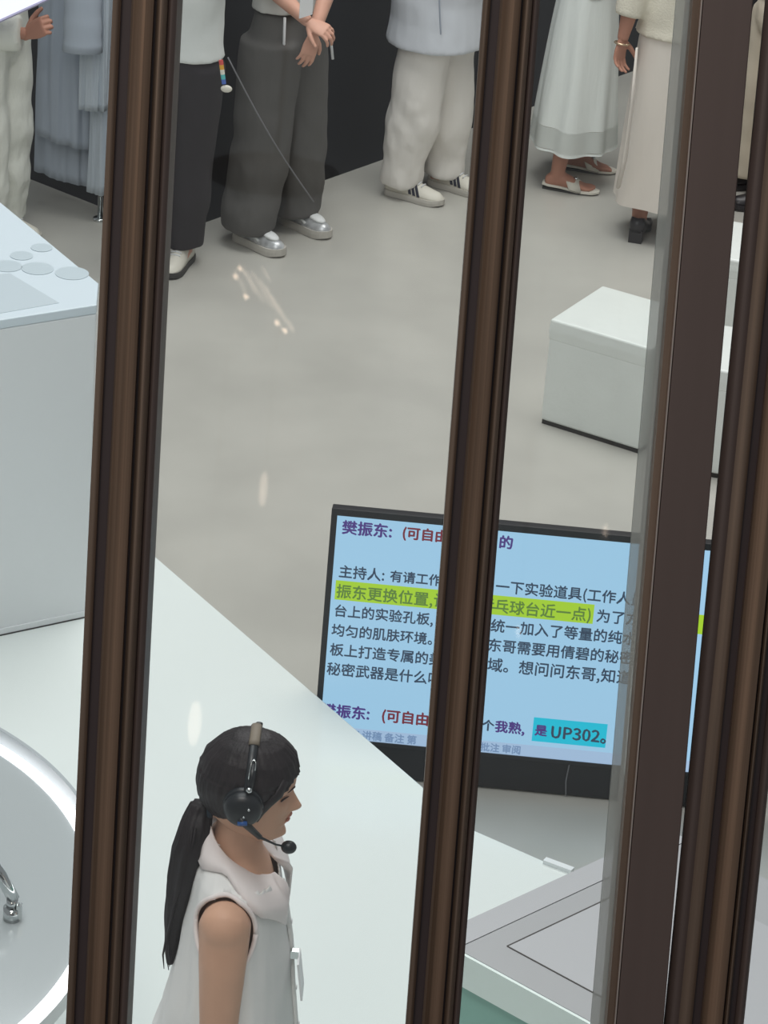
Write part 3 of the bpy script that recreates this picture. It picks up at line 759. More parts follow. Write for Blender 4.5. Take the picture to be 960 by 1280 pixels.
def hands_down(arms, curl=.4):
    out = []
    for k, sy in ((0, 1), (1, -1)):
        sh, el, wr = arms[k]; out.append(dict(m=frame(wr, (V(wr)-V(el)), (0, sy, 0)), side=(-1 if False else 1)*(1 if sy < 0 else -1), curl=curl))
    return tuple(out)

# --- foreground woman with headset (faces +X)
W0 = V((-.24, 4.92, .28))
wm = person('woman in white sleeveless shirt with long black ponytail, in profile on the stage', W0, 0)
s = .955
armsW = ((V((-.005, .165, 1.265)), V((-.01, .195, 1.02)), V((.03, .19, .80))), (V((-.004, -.170, 1.265)), V((-.004, -.190, 1.03)), V((.055, -.19, .80))))
HM = Matrix.Translation((.010, 0, 1.372)) @ Matrix.Rotation(R(3), 4, 'Y') @ Matrix.Scale(1.0, 4)
feetW = ((.02, .09), (.0, -.09))
body_obj(wm, SKIN, s, feetW, armsW, voxel=.005, headM=HM, hands=hands_down(armsW), torso=TORSO_W, inner=.048)
trousers(wm, WHITEPANT, s, feetW, waist=1.0, seed=3)
for (fx, fy) in feetW: sneaker(wm, fx, fy, 0, SHOEW, SOLEG)
# eyes, brows, lips
for sy in (-1, 1):
    eye = MB()
    eye.tube([HM @ (head_pt(.1075+.001*math.sin(a*3), a)+V((.0025, 0, 0))) for a in [sy*(.20+.045*i) for i in range(9)]], [.0006, .0012, .0016, .0018, .0018, .0018, .0016, .0014, .0006], 6).build('eyelashes', LASH, wm)
    MB().tube([HM @ (head_pt(.131+.004*math.sin(i/8*3.1), sy*(.16+.055*i))+V((.001, 0, 0))) for i in range(9)], [.0008, .0018, .002, .002, .002, .0018, .0016, .0012, .0005], 6, .6).build('eyebrow', LASH, wm)
for zc, tk in ((.0575, .0030), (.0455, .0032)):
    MB().tube([HM @ (head_pt(zc, a)+V((.0002, 0, 0))) for a in [-.24+.03*i for i in range(17)]], [.0003+tk*math.sin(math.pi*i/16) for i in range(17)], 8).build('lip', LIP, wm, True)
# hair with parting, swept back to a ponytail
def hl(z, q):
    # positive where hair grows; q 0 front, pi back
    line_ = interp([(0, .158), (.45, .150), (.8, .130), (1.05, .106), (1.25, .085), (1.45, .072), (1.7, .066), (2.2, .056), (2.7, .052), (3.2, .056)], q)
    return z-line_
hr = hair_obj(HM, wm, hl, thick=.0135, nq=140, nz=90, zmin=.025)
# side locks in front of the ear
for sy in (-1, 1):
    MB().tube([HM @ head_pt(z, sy*q, .008) for z, q in ((.165, .75), (.14, .95), (.118, 1.12), (.095, 1.25), (.072, 1.3))], [.010, .013, .012, .008, .002], 10, .5).build('hair_lock', HAIR, wm, True)
# ponytail
tie = V((-.083, 0, 1.425))
tl = []
def wl(px, py): p = aty(px, py, 4.92); return p-W0
pony = [(wl(256, 1004), .022), (wl(250, 1020), .028), (wl(244, 1050), .036), (wl(236, 1085), .034), (wl(229, 1115), .027), (wl(222, 1150), .018), (wl(218, 1175), .012), (wl(217, 1192), .006)]
mb = MB(); rings = []; n = 40
for i in range(33):
    f = i/32*(len(pony)-1); k = min(int(f), len(pony)-2); p = pony[k][0].lerp(pony[k+1][0], f-k); r_ = lerp(pony[k][1], pony[k+1][1], f-k)
    p = p+V((-.004, -.035*sm(f/2), 0))
    ring = []
    for j in range(n):
        q = 2*math.pi*j/n; g = 1+.10*math.sin(q*9+1.5*noise.noise(V((q, f, 2))))+.05*math.sin(q*17+f)
        ring.append(p+V((math.cos(q)*r_*g, math.sin(q)*r_*.8*g, 0)))
    rings.append(ring)
mb.loft(rings).build('ponytail', HAIR, wm, True)
for k in range(3):
    o_ = random.uniform(-.006, .006); y_ = random.uniform(-.06, -.02)
    MB().tube([p+V((o_*(.3+.12*i)-.01+.006*math.sin(i+k), y_, 0)) for i, (p, r_) in enumerate(pony[1:])], [.002, .003, .003, .003, .0025, .002, .0008], 6).build('hair_strand', HAIR, wm, True)
MB().tube([pony[0][0]+V((.012, math.cos(q)*.024, math.sin(q)*.024)) for q in (2*math.pi*i/20 for i in range(21))], .006, 8).build('hair_tie', mat('hair_tie_teal', rgb(36, 54, 68), .7), wm, True)
# shirt body
SH = [(.70, .185, .245, .0), (.80, .165, .235, .0), (.90, .142, .222, .0), (1.02, .124, .205, .004), (1.12, .112, .19, .007), (1.19, .101, .182, .006), (1.25, .091, .177, .005), (1.285, .084, .172, .003), (1.31, .080, .157, .004), (1.327, .070, .124, .0), (1.342, .062, .092, -.0), (1.356, .057, .070, .0), (1.37, .054, .058, .0)]
rings = []
for i in range(121):
    z = lerp(SH[0][0], SH[-1][0], i/120)
    rx = interp([(a[0], a[1]) for a in SH], z); ry = interp([(a[0], a[2]) for a in SH], z); dx = interp([(a[0], a[3]) for a in SH], z); ring = []
    for j in range(180):
        q = 2*math.pi*j/180; low = sm((1.25-z)/.4)
        g = low*(.008*math.cos(q*7+2*noise.noise(V((q*1.3, z*3, 1))))+.012*noise.noise(V((math.cos(q)*2.5, math.sin(q)*2.5, z*5))))+.004*noise.noise(V((math.cos(q)*5, math.sin(q)*5, z*14)))
        ring.append(V((dx+(rx+g)*math.cos(q), (ry+g)*math.sin(q), z)))
    rings.append(ring)
AHX, AHZ, AHCX, AHCZ = .060, .080, -.004, 1.238
mb = MB().loft(rings, cap=False)
def stand_z(t): return lerp(1.398, 1.298, sm(t))
def in_hole(f):
    c_ = sum((mb.v[i] for i in f), V((0, 0, 0)))/len(f)
    q_ = abs(math.atan2(c_.y, c_.x-.004)); t_ = (math.pi-q_)/(math.pi-.42)
    if t_ > 1:
        if c_.z > lerp(1.262, 1.298, min(1, q_/.42)): return True
    elif t_ > .35 and c_.z > stand_z(t_)-(lerp(.004, .030, sm((t_-.4)/.3)) if abs(c_.y) < .072 else .004): return True
    return abs(c_.y) > .09 and ((c_.x-AHCX)/AHX)**2+((c_.z-AHCZ)/AHZ)**2 < 1
mb.f = [f for f in mb.f if not in_hole(f)]
o = mb.build('shirt', SHIRT, wm, True); modify(o, [('SOLIDIFY', dict(thickness=.003, offset=-1))])
shirt = o
# armhole piping
for sy in (-1, 1):
    c_ = V((AHCX, sy*.168, AHCZ)); pts = []
    for i in range(41):
        q = 2*math.pi*i/40
        px_ = AHX*math.cos(q); pz_ = AHZ*math.sin(q)
        zz = c_.z+pz_; ry = interp([(a[0], a[2]) for a in SH], zz)
        rx_ = interp([(a[0], a[1]) for a in SH], zz); dx_ = interp([(a[0], a[3]) for a in SH], zz)
        yy = sy*(ry*math.sqrt(max(0, 1-((c_.x+px_-dx_)/rx_)**2))+.001)
        pts.append(V((c_.x+px_, yy, zz)))
    MB().tube(pts, .0052, 8).build('armhole_piping', SHIRT2, shirt, True)
# collar: two leaves folded over a stand
def yoke(p):
    z = 1.372
    while z > 1.0:
        rx, ry, dx = (interp([(a[0], a[k]) for a in SH], z) for k in (1, 2, 3))
        if ((p.x-dx)/rx)**2+(p.y/ry)**2 < 1: return z
        z -= .002
    return z
for sy in (-1, 1):
    rings = []
    N = 24
    for i in range(N+1):
        t = i/N; q = lerp(math.pi, .42, t)
        st_ = V((.004+lerp(.054, .080, sm(t))*math.cos(q), sy*.057*math.sin(q), stand_z(t)))
        fall = interp([(0, .040), (.4, .046), (.75, .056), (.958, .105), (1, .030)], t)
        out_ = V((math.cos(q), sy*math.sin(q), 0))
        edge_ = st_+out_*(.018+.024*math.sin(math.pi*.85*t)+.010*t)+V((0, 0, -fall))
        mid = st_.lerp(edge_, .45)+out_*.006
        if t < .5:
            edge_.z = max(edge_.z, yoke(edge_)+.006); mid.z = max(mid.z, yoke(mid)+.010, (st_.z+edge_.z)/2+.004)
        else:
            for q_, mg in ((edge_, .008), (mid, .017)):
                lift = yoke(q_)+.006; wgt = sm((t-.5)/.25)
                rx, ry, dx = (interp([(a[0], a[k]) for a in SH], q_.z) for k in (1, 2, 3))
                e_ = math.sqrt(((q_.x-dx)/rx)**2+(q_.y/ry)**2)
                out2 = V((dx+(q_.x-dx)/e_*(1+mg/rx), q_.y/e_*(1+mg/rx), q_.z)) if e_ < 1+mg/rx else q_.copy()
                up2 = V((q_.x, q_.y, max(q_.z, lift)))
                q_.xyz = up2.lerp(out2, wgt)
        th = out_*.004+V((0, 0, .003))
        rings.append([st_, st_+th*1.2, mid+th, edge_+th*.7, edge_-th*.2, mid-th*.3])
    MB().loft(rings).build('collar', SHIRT2, shirt, True)
# placket and buttons
pl = []
MB().loft([[V((interp([(a[0], a[1]+a[3]) for a in SH], z)+dx, y, z)) for dx, y in ((.002, -.014), (.008, -.014), (.008, .014), (.002, .014))] for z in [lerp(.72, 1.262, i/20) for i in range(21)]]).build('placket', SHIRT, shirt)
for z in (1.25, 1.17, 1.09, 1.01, .92, .82):
    x_ = interp([(a[0], a[1]+a[3]) for a in SH], z)+.009
    MB().tube([(x_, 0, z), (x_+.003, 0, z)], .0055, 12).build('button', CARD, shirt)

# headset, worn but a thing of its own
HW = Matrix.Translation(W0) @ HM
hs = thing('headset', 'black call headset with boom microphone worn by the woman on the stage', 'headset', HW @ V((0, 0, .22)))
def hl_(p): return (HW @ V(p))-hs.location
band = []
for i in range(25):
    a = lerp(R(-8), R(188), i/24)
    band.append(hl_((.004, .098*math.cos(a), .135+.098*math.sin(a))))
MB().tube(band, .0085, 8, .35, up=(1, 0, 0)).build('headband', HEADSET, hs, True)
MB().tube([hl_((.004, .100*math.cos(a), .137+.0965*math.sin(a))) for a in [R(lerp(70, 112, i/8)) for i in range(9)]], .011, 8, .5, up=(1, 0, 0)).build('band_pad', PAD, hs, True)
for sy in (-1, 1):
    c_ = V((-.002, sy*.100, .118))
    cup = MB().tube([hl_(c_+V((0, sy*d_, 0))) for d_ in (-.018, -.012, .004, .014, .018)], [.034, .038, .037, .031, .02], 28).build('ear_cup', HEADSET, hs, True)
    MB().tube([hl_(c_+V((math.cos(q)*.031, -sy*.014, math.sin(q)*.033))) for q in (2*math.pi*i/24 for i in range(25))], .009, 8).build('ear_pad', HEADSET, cup, True)
    MB().tube([hl_(c_+V((-.006, sy*.017, -.022))), hl_(c_+V((.012, sy*.0185, -.019)))], .005, 8).build('blue_badge', HEADBLUE, cup, True)
    MB().ball(hl_(c_+V((.012, sy*.019, .012))), .003).build('rivet', CHROME, cup, True); MB().ball(hl_(c_+V((.004, sy*.020, -.005))), .0028).build('rivet', CHROME, cup, True)
    sl = MB().tube([hl_((.006, sy*.098, .155)), hl_((.008, sy*.090, .185)), hl_((.008, sy*.076, .208))], .007, 8, .5, up=(1, 0, 0)).build('slider', HEADSET, hs, True)
    if sy < 0: MB().tube([hl_(p) for p in ((.002, sy*.095, .184), (.0025, sy*.087, .200), (.004, sy*.078, .213), (.008, sy*.075, .217), (.012, sy*.078, .213), (.0125, sy*.087, .200))], .0012, 6).build('wire_loop', CHROME, sl, True)
    MB().ball(hl_((.006, sy*.104, .165)), .0065).build('pivot', CHROME, sl, True)
mic = aty(361, 1059, 4.86)-hs.location
boom0 = hl_((.006, -.112, .094))
m1 = boom0.lerp(mic, .35)+V((0, -.004, -.010)); m2 = boom0.lerp(mic, .7)+V((0, 0, -.010))
MB().tube([boom0+V((-.012, 0, .012)), boom0, m1], [.008, .008, .0055], 10).build('boom_joint', HEADSET, hs, True)
MB().tube([boom0, m1, m2, mic], [.004, .003, .0022, .002], 8).build('boom_arm', HEADSET, hs, True)
MB().ball(mic, (.0155, .013, .0135), 20, 14).build('microphone_foam', HEADSET, hs, True)
# name card at the shirt front
bp_ = aty(366, 1195, 4.90)
bg_ = thing('name_card', 'white card clipped to the front of the sleeveless shirt', 'card', bp_)
MB().box((.012, 0, -.045), .004, .060, .088).xf(Matrix.Rotation(R(-8), 4, 'Y')).build('card', CARD, bg_)
MB().box((.003, 0, .006), .016, .012, .018).build('clip', CHROME, bg_)

# --- background people
# grey trousers person
def mid(p, q): return ((p[0]+q[0])/2, (p[1]+q[1])/2, 0)
fR = atz(312, 305, 0); fL = atz(370, 283, 0)
p3 = person('person in wide charcoal trousers with hands clasped in front, silver trainers', mid(fR, fL), R(-32))
lR, lL = tolocal(p3, fR), tolocal(p3, fL); feet = ((lL.x, lL.y), (lR.x, lR.y)); s = 1.0
wrL = tolocal(p3, aty(392, 44, fR.y-.12)); wrR = tolocal(p3, aty(386, 28, fR.y-.16))
gr = tolocal(p3, aty(384, 72, fR.y-.14)); gk = tolocal(p3, aty(414, 36, fR.y-.2))
elR = tolocal(p3, aty(330, -25, fR.y-.05)); elL = tolocal(p3, aty(418, -40, fR.y+.1))
arms = ((V((-.005, .165, 1.345)), elL, wrL), (V((-.005, -.165, 1.345)), elR, wrR))
hands = (dict(m=frame(wrL, gr-wrL, (.8, -.4, .2)), side=1, curl=.35, s=.95), dict(m=frame(wrR, gk-wrR+V((0, 0, -.02)), (.75, -.3, .6)), side=-1, curl=.6, s=.95))
body_obj(p3, SKIN2, s, feet, arms, headM=plain_head(s), hands=hands)
short_hair(plain_head(s), p3)
trousers(p3, GREYPANT, s, feet, waist=1.045, rk=(.135, .128, .122), hem=.075, seed=11, fold=.45, amp=.016, w2=.004)
top(p3, GREYTEE, s, 1.055, arms, sleeve=.3, name='tee', seed=5, hemr=(.135, .18))
for q in (lL, lR): sneaker(p3, q.x, q.y, R(-8), SHOESILVER, SOLEG, laces=LACE, chunk=1.25, toe_mt=mat('white_overlay', rgb(226, 228, 228), .5))
def cordline(pts, r_, name, mt, parent): return MB().tube([tolocal(parent, p) for p in pts], r_, 8).build(name, mt, parent, True)
yy = p3.location.y-.17
cordline([aty(356, 22, yy), aty(355, 55, yy), aty(355, 80, yy-.01)], .006, 'drawstring', LACE, p3)
cordline([aty(355, 78, yy-.01), aty(356, 94, yy-.01)], .013, 'drawstring_end', LACE, p3)
cordline([aty(410, 36, yy+.03), aty(414, 55, yy+.02), aty(416, 74, yy+.02)], .006, 'drawstring', LACE, p3)
bp_ = aty(383, 6, fR.y-.22); bc = thing('name_card', 'white card hanging at the waist of the person in charcoal trousers', 'card', bp_, R(-35))
MB().box((0, 0, .0), .004, .085, .10).build('card', CARD, bc); MB().tube([(0, 0, .05), (-.03, .0, .18), (-.07, .02, .30)], .003, 6).build('lanyard', CARD, bc)

# cream trousers person
fR = atz(503, 246, 0); fL = atz(556, 234, 0)
p4 = person('person in loose cream trousers, pale blue shirt and three-striped white trainers', mid(fR, fL), R(-22))
lR, lL = tolocal(p4, fR), tolocal(p4, fL); feet = ((lL.x, lL.y), (lR.x, lR.y)); s = 1.02
arms = arms_up(s)
body_obj(p4, SKIN2, s, feet, arms, headM=plain_head(s), hands=hands_down(arms)); short_hair(plain_head(s), p4)
trousers(p4, CREAM, s, feet, waist=1.05, rk=(.116, .120, .088), hem=.06, seed=21, fold=.6, amp=.02, w2=.007, hemx=-.0)
top(p4, PALEBLUE, s, .735, arms, sleeve=.55, seed=9, hemr=(.225, .25), amp=.008)
MB().tube([tolocal(p4, aty(x_, y_, p4.location.y-.255)) for x_, y_ in ((549, -2), (550, 25), (551, 43))], .004, 6).build('placket_seam', mat('seam_blue', rgb(160, 168, 182), .8), p4)
for q, rr_ in ((lL, R(-6)), (lR, R(-2))): sneaker(p4, q.x, q.y, rr_, SHOEW, SOLEG, stripes=STRIPE, L=.29)

# white skirt person
fR = atz(700, 237, 0); fL = atz(722, 212, 0)
p5 = person('person in long white skirt with sheer hem and white mules with silver buckles', mid(fR, fL), R(-6))
lR, lL = tolocal(p5, fR), tolocal(p5, fL); feet = ((lL.x, lL.y), (lR.x, lR.y)); s = .97
arms = arms_up(s)
def mule(parent, q, rot, mt=SHOEW):
    M = Matrix.Translation((q.x, q.y, 0)) @ Matrix.Rotation(rot, 4, 'Z'); rings = []
    for i in range(19):
        t = i/18; x_ = lerp(-.085, .185, t); w_ = interp([(0, .02), (.1, .033), (.4, .034), (.7, .046), (.9, .040), (1, .014)], t); zz = interp([(0, .022), (.3, .018), (.6, .008), (1, .008)], t)
        rings.append([M @ V((x_, a*w_, z)) for a, z in ((-1, zz), (-1, zz+.010), (0, zz+.012), (1, zz+.010), (1, zz), (0, zz))])
    sho = MB().loft(rings).build('shoe', mt, parent)
    MB().tube([M @ V((-.058, 0, .0)), M @ V((-.058, 0, .022))], [.014, .020], 12).build('heel', SOLEDARK, sho)
    rings = []
    for i in range(15):
        a_ = math.pi*i/14; cc_ = V((0, -.045*math.cos(a_), .018+.046*math.sin(a_)**.8))
        x0_, x1_ = lerp(.045, .02, math.sin(a_)), lerp(.105, .085, math.sin(a_))
        rings.append([M @ (cc_+V((x_, 0, dz))) for x_, dz in ((x0_, .006), (x0_, 0), (x1_, -.012), (x1_, -.006))])
    MB().loft(rings).build('strap', mt, sho, True)
    MB().ball(M @ V((.07, 0, .066)), (.011, .011, .007), 12, 8).build('buckle', CHROME, sho, True)
    MB().prism([(M @ V((lerp(-.083, .18, i/12), a*.0+interp([(0, .018), (.3, .03), (.7, .042), (1, .012)], i/12)*1, 0)))[:2] for a in (1,) for i in range(13)]+[(M @ V((lerp(-.083, .18, i/12), -interp([(0, .018), (.3, .03), (.7, .042), (1, .012)], i/12), 0)))[:2] for i in reversed(range(13))], .001, .009).build('sole', SOLEDARK, sho)
    return sho
body_obj(p5, SKIND, s, feet, arms, voxel=.006, headM=plain_head(s), barefoot=True, hands=hands_down(arms)); short_hair(plain_head(s), p5)
for nm_, mt_, ta_, tb2 in (('skirt', SKIRTM, 0, .86), ('sheer_hem', SHEER, .86, .985), ('hem_edge', SKIRTM, .985, 1)):
    skirt(p5, mt_, s, 1.02, .20, (.12, .16), (.205, .255), 8, .020, name=nm_, seed=3, ta=ta_, tb_=tb2, zr=22 if ta_ == 0 else 4)
top(p5, SKIRTM, s, .93, arms, sleeve=.3, seed=4, hemr=(.14, .185))
for q, rr_ in ((lL, R(2)), (lR, R(-2))): mule(p5, q, rr_)

# beige skirt person, seen from behind
f1 = atz(797, 296, 0); f2 = atz(842, 290, 0)
p6 = person('person from behind in long cream skirt, knit top and black heeled shoe', mid(f1, f2), R(78))
l1_, l2_ = tolocal(p6, f1), tolocal(p6, f2); feet = ((l1_.x, l1_.y), (l2_.x, l2_.y)); s = .98
ad = arms_down(s)
wr = tolocal(p6, aty(778, 50, f1.y-.02)); hd = tolocal(p6, aty(772, 82, f1.y-.03)); el = tolocal(p6, aty(792, -2, f1.y+.0))
el.z = max(el.z, wr.z+.2)
arms = ((ad[0][0], el, wr), ad[1])
hands = (dict(m=frame(wr, hd-wr, (.5, .8, 0)), side=-1, curl=.45, s=.95), hands_down(arms)[1])
body_obj(p6, SKIND, s, feet, arms, voxel=.006, headM=plain_head(s), hands=hands); short_hair(plain_head(s), p6)
skirt(p6, BEIGE, s, 1.02, .17, (.125, .17), (.19, .215), 5, .016, seed=8)
MB().tube([tolocal(p6, aty(x_, y_, f1.y-.2+dy)) for x_, y_, dy in ((796, 60, 0), (790, 130, -.01), (781, 200, .02), (773, 232, .05))], [.012, .02, .026, .028], 10, .4).build('skirt_panel', BEIGE, p6, True)
top(p6, CARDI, s, .945, arms, sleeve=.74, name='knit_top', seed=14, hemr=(.15, .20), amp=.008, sr=.078)
br_ = wr.lerp(hd, .12); dv_ = (hd-wr).normalized(); a1 = dv_.orthogonal().normalized(); a2 = dv_.cross(a1)
bpos = []
br_obj = thing('bracelet', 'pale gold bracelet on the wrist of the person in the cream skirt', 'bracelet', p6.matrix_world @ V((0, 0, 0)))
br_obj.location = p6.location; br_obj.rotation_euler = p6.rotation_euler
MB().tube([br_+a1*(.031*math.cos(q))+a2*(.031*math.sin(q)) for q in (2*math.pi*i/24 for i in range(25))], .005, 8).build('bangle', GOLD, br_obj, True)
for q in (l1_, l2_):
    M = Matrix.Translation((q.x, q.y, 0)); rings = []
    for i in range(19):
        t = i/18; x_ = lerp(-.085, .185, t); w_ = interp([(0, .022), (.08, .036), (.4, .036), (.7, .045), (.9, .038), (1, .012)], t); zz = interp([(0, .05), (.3, .04), (.6, .006), (1, .006)], t); hh = interp([(0, .075), (.15, .065), (.4, .05), (.6, .045), (.85, .04), (1, .02)], t)
        rings.append([M @ V((x_, a*w_, z)) for a, z in ((-1, zz), (-1.05, zz+hh*.5), (-.85, zz+hh), (0, zz+hh*.94), (.85, zz+hh), (1.05, zz+hh*.5), (1, zz), (0, zz))])
    sho = MB().loft(rings).build('shoe', BLKSHOE, p6, True)
    MB().loft([[M @ V((x_, y_, z)) for x_, y_ in ((-.085-.0*z, -.03), (-.03, -.03), (-.03, .03), (-.085, .03))] for z in (0, .06)]).build('heel', BLKSHOE, sho)

# black trousers person, white tee
fR = atz(226, 350, 0); fL = atz(238, 334, 0)
p2 = person('person in black trousers and white tee, half hidden behind the left post', (fR.x-.055, fR.y+.13, 0), R(-105))
feet = ((tolocal(p2, fL+V((.04, .0, 0))).x, .085), (tolocal(p2, fR).x, -.075)); s = 1.0
feet = ((-.06, .03), (.02, -.12))
arms = arms_up(s)
body_obj(p2, SKIN2, s, feet, arms, headM=plain_head(s), hands=hands_down(arms)); short_hair(plain_head(s), p2)
trousers(p2, BLACKPANT, s, feet, waist=1.03, rk=(.115, .10, .088), hem=.085, seed=31, fold=.15)
top(p2, TEE, s, .965, arms, sleeve=.3, name='tee', seed=2, hemr=(.15, .195), amp=.012)
for q in feet: sneaker(p2, q[0], q[1], 0, SHOEW, SOLEDARK, chunk=.9)
hp = aty(279, 75, p2.location.y-.20)
sp = thing('wrist_strap', 'short rainbow strap with cream tag at the hip of the black trousers', 'strap', hp)
for i, cl in enumerate((rgb(214, 86, 84), rgb(226, 170, 60), rgb(230, 226, 214), rgb(90, 190, 190), rgb(80, 110, 190))):
    pA = aty(276+i*.8, 75+i*6, p2.location.y-.20)-hp; pB = aty(276.8+i*.8, 81+i*6, p2.location.y-.20)-hp
    MB().tube([pA, pB], .009, 8, .5).build('strap_segment', mat('strap_colour', cl, .6), sp)
MB().ball(aty(283, 111, p2.location.y-.20)-hp, (.024, .008, .016), 14, 8).build('tag', SHOEW, sp, True)
ca_ = aty(285, 72, p2.location.y-.19); cb_ = aty(392, 252, 11.98)
cdo = thing('cord', 'thin grey cord slanting across the charcoal trousers down to the trainer', 'cord', cb_)
MB().tube([ca_.lerp(cb_, i/12)+V((0, 0, -.03*math.sin(math.pi*i/12)))-cb_ for i in range(13)], .0035, 6).build('line', CORD, cdo, True)
# leftmost person
q1 = atz(2, 300, 0)
p1 = person('person in wrinkled white trousers and jacket holding a lit tablet', (q1.x-.06, q1.y, 0), R(-25))
feet = ((0, .10), (.02, -.10)); s = 1.0; ad = arms_down(s)
wr = tolocal(p1, aty(34, 42, p1.location.y-.12)); hd = tolocal(p1, aty(60, 20, p1.location.y-.16)); el = tolocal(p1, aty(-40, 40, p1.location.y-.10))
arms = (arms_up(s)[0], (ad[1][0], el, wr))
hands = (hands_down(arms)[0], dict(m=frame(wr, hd-wr+V((.05, 0, 0)), (.1, -1, .3)), side=1, curl=1.1, s=1.05))
body_obj(p1, SKIND, s, feet, arms, voxel=.0065, headM=plain_head(s), hands=hands); short_hair(plain_head(s), p1)
trousers(p1, WHITEPANT, s, feet, waist=1.05, rk=(.125, .125, .12), hem=.07, seed=41, amp=.018, fold=.35, w2=.012)
top(p1, WHITEPANT, s, .93, arms, sleeve=.96, name='jacket', seed=12, hemr=(.15, .20), sr=.092)
for q in feet: sneaker(p1, q[0], q[1], 0, SHOEW, SOLEG)
ta = [aty(-60, 54, p1.location.y-.34), aty(63, -2, p1.location.y-.30), aty(50, -60, p1.location.y-.16), aty(-70, -10, p1.location.y-.20)]
tn = (ta[1]-ta[0]).cross(ta[3]-ta[0]).normalized()
tbx = thing('tablet', 'glowing tablet held flat by the person at the left border', 'tablet', ta[0])
MB().loft([[p-ta[0]-tn*.012 for p in ta], [p-ta[0] for p in ta]]).build('case', mat('lavender_case', rgb(186, 182, 214), .4), tbx)
cc_ = (ta[0]+ta[1]+ta[2]+ta[3])/4
MB().loft([[cc_+(p-cc_)*.93-ta[0]+tn*.0002 for p in ta], [cc_+(p-cc_)*.93-ta[0]+tn*.002 for p in ta]]).build('display', TABLETLIT, tbx)
# person in the gap at right
f1 = atz(926, 230, 0); f2 = atz(922, 258, 0)
p7 = person('person in beige trousers and black shoes, glimpsed between the two right posts', (f2.x+.12, f2.y+.14, 0), R(195))
feet = ((tolocal(p7, f2).x+.10-.2, .13), (0, -.13)); feet = ((.0, .13), (.0, -.13)); s = .98; arms = arms_down(s)
body_obj(p7, SKIN2, s, feet, arms, headM=plain_head(s), hands=hands_down(arms)); short_hair(plain_head(s), p7)
trousers(p7, TAN, s, feet, waist=1.03, rk=(.12, .12, .12), hem=.07, seed=51)
top(p7, CARDI, s, .98, arms, sleeve=.3, name='tee', seed=22)
for q in feet: sneaker(p7, q[0], q[1], 0, BLKSHOE, BLKSHOE, laces=None)

# ------------------------------------------------------------------ coats on a rail
cw = aty(90, 100, 12.15)
rk = thing('garment_rail', 'metal garment rail with pale coats, left of the black wall corner', 'rail', (-1.36, 12.25, 0))
rd = V((-.79, .61, 0))
MB().tube([V((0, 0, 0)), V((0, 0, 1.55))], .012, 10).build('upright', CHROME, rk, True)
MB().tube([V((0, 0, 0))+rd*.9, V((0, 0, 1.55))+rd*.9], .012, 10).build('upright', CHROME, rk, True)
MB().tube([V((0, 0, 1.55)), V((0, 0, 1.55))+rd*.9], .012, 10).build('top_bar', CHROME, rk, True)
MB().cyl((0, 0, 0), .03, .012, 16).build('foot', CHROME, rk, True)
def coat(label, pxl, pxr, hem, ydist, mt, sleeve=None, seed=0, depth=.10, topz=1.5, flare=.02, hemslope=0):
    """long coat hanging from the rail; pxl/pxr: its left and right sides"""
    zh = aty((pxl+pxr)/2, hem, ydist).z; a = aty(pxl, hem, ydist); b_ = aty(pxr, hem, ydist); cx = (a.x+b_.x)/2; hw = (b_.x-a.x)/2
    root = thing('hanging_coat', label, 'coat', (cx, ydist, zh), 0, 'pale coats on the rail')
    rings = []; n = 80; H_ = topz-zh
    for i in range(31):
        t = i/30; z = H_*t; ring = []
        wx = hw*lerp(1.0, .86, t)*(1 if t < .85 else lerp(1, .25, (t-.85)/.15)); wy = depth*lerp(1.0, .8, t)
        for j in range(n):
            q = 2*math.pi*j/n
            g = .014*(1-t*.5)*(.5*math.cos(q*7+3*noise.noise(V((q, z*1.2, seed))))+1.5*noise.noise(V((math.cos(q)*5, math.sin(q)*3, z*1.6+seed))))
            ring.append(V(((wx+g*.6)*math.cos(q), (wy+g)*math.sin(q), z-(hemslope*math.cos(q)*(1-t)))))
        rings.append(ring)
    o = MB().loft(rings, cap=False).build('coat_body', mt, root, True); modify(o, [('SOLIDIFY', dict(thickness=.004, offset=-1))])
    if sleeve:
        (x0, y0), (x1, y1), r_ = sleeve
        p0 = aty(x0, y0, ydist-depth-.16)-root.location; p1_ = aty(x1, y1, ydist-depth-.17)-root.location; pts = [p0.lerp(p1_, i/10) for i in range(11)]; pts.append(p1_+(p1_-p0).normalized()*.002); r_ = r_*1.0
        o2 = MB().tube(pts, [r_*(.88+.012*i+.03*math.sin(i*2.1)) for i in range(11)]+[r_*.9], 20, .62, up=(1, 0, 0)).build('sleeve', mt, root, True)
    MB().tube([V((0, 0, H_)), V((0, 0, H_+.05))], .004, 6).build('hanger_hook', CHROME, root)
    return root
coat('long grey-blue gown behind the wide-sleeved coat, its hem showing below it', 42, 116, 222, 12.40, COATM, seed=1, depth=.045, hemslope=.03)
coat('pale blue coat with a wide hanging sleeve, beside the person with the tablet', 44, 111, 176, 12.30, COATM, sleeve=((104, -40), (103, 64), .085), seed=2, depth=.045, hemslope=.03)
coat('pale blue coat at the right end of the rail, half hidden by the left post', 108, 150, 240, 12.25, COATM2, seed=3, depth=.045)
coat('short pale blue jacket hanging between the sleeve and the left post', 100, 135, 136, 12.17, COATM2, seed=5, depth=.04)

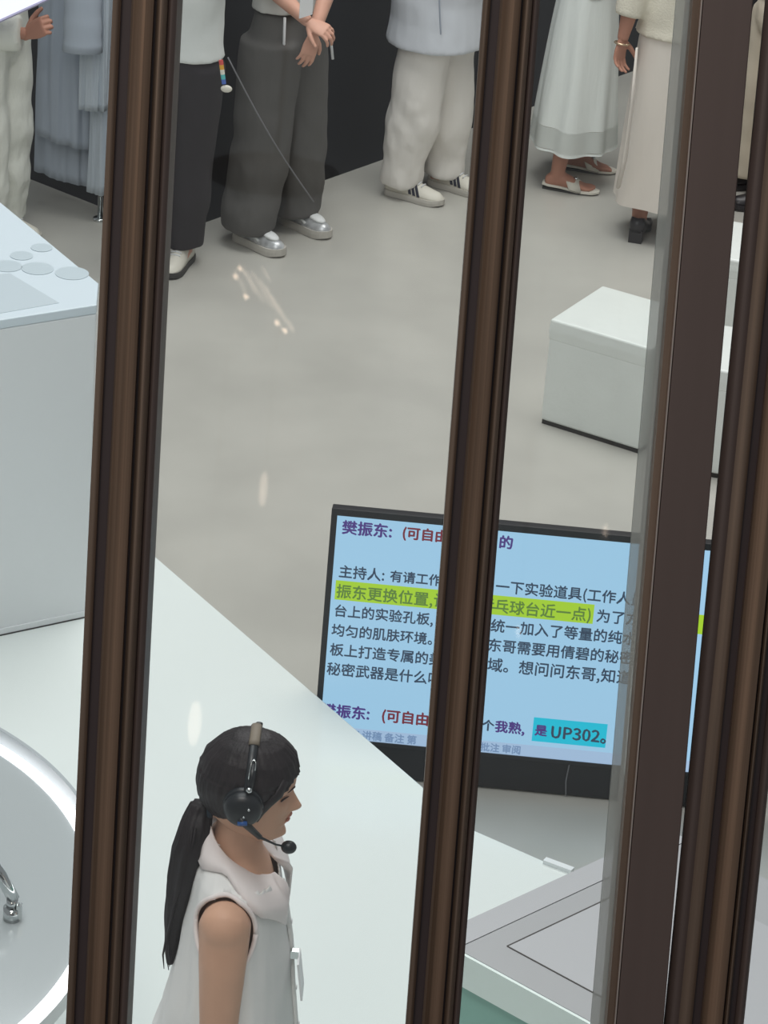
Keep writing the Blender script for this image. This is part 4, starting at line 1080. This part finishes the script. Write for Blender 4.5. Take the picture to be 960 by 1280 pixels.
# ------------------------------------------------------------------ warm hanging lamps of the gallery behind the viewer (seen only mirrored in the panes)
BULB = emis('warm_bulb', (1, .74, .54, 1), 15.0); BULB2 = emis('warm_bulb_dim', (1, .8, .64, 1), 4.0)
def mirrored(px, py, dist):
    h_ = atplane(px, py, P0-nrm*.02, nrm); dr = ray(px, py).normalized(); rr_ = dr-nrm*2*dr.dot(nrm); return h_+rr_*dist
lampc = mirrored(330, 375, 5.0)
lamp = thing('pendant_lamp', 'cluster of warm glowing rods mirrored in the glass above the grey floor', 'lamp', lampc)
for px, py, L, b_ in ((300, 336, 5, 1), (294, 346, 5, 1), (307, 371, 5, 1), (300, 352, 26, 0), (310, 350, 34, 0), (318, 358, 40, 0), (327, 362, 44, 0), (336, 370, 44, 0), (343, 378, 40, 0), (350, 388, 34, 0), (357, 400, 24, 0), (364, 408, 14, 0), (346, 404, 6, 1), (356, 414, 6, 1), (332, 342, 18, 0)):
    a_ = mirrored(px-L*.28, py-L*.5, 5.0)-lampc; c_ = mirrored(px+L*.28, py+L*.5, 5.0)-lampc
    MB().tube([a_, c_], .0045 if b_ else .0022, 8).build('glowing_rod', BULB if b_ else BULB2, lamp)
MB().cyl((0, 0, .30), .16, .03, 32).build('canopy', BRONZE, lamp); MB().tube([(0, 0, .33), (0, 0, 1.6)], .006, 6).build('stem', BRONZE, lamp)
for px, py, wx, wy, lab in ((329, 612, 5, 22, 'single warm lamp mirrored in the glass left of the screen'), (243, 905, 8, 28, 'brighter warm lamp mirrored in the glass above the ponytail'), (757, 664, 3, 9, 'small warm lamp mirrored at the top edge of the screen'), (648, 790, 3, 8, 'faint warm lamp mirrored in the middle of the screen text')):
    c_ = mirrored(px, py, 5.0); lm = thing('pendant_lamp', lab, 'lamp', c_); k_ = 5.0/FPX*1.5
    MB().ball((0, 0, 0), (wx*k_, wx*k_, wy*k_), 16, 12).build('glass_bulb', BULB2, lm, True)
    MB().tube([(0, 0, wy*k_), (0, 0, wy*k_+.9)], .004, 6).build('stem', BRONZE, lm)

bpy.context.view_layer.update()
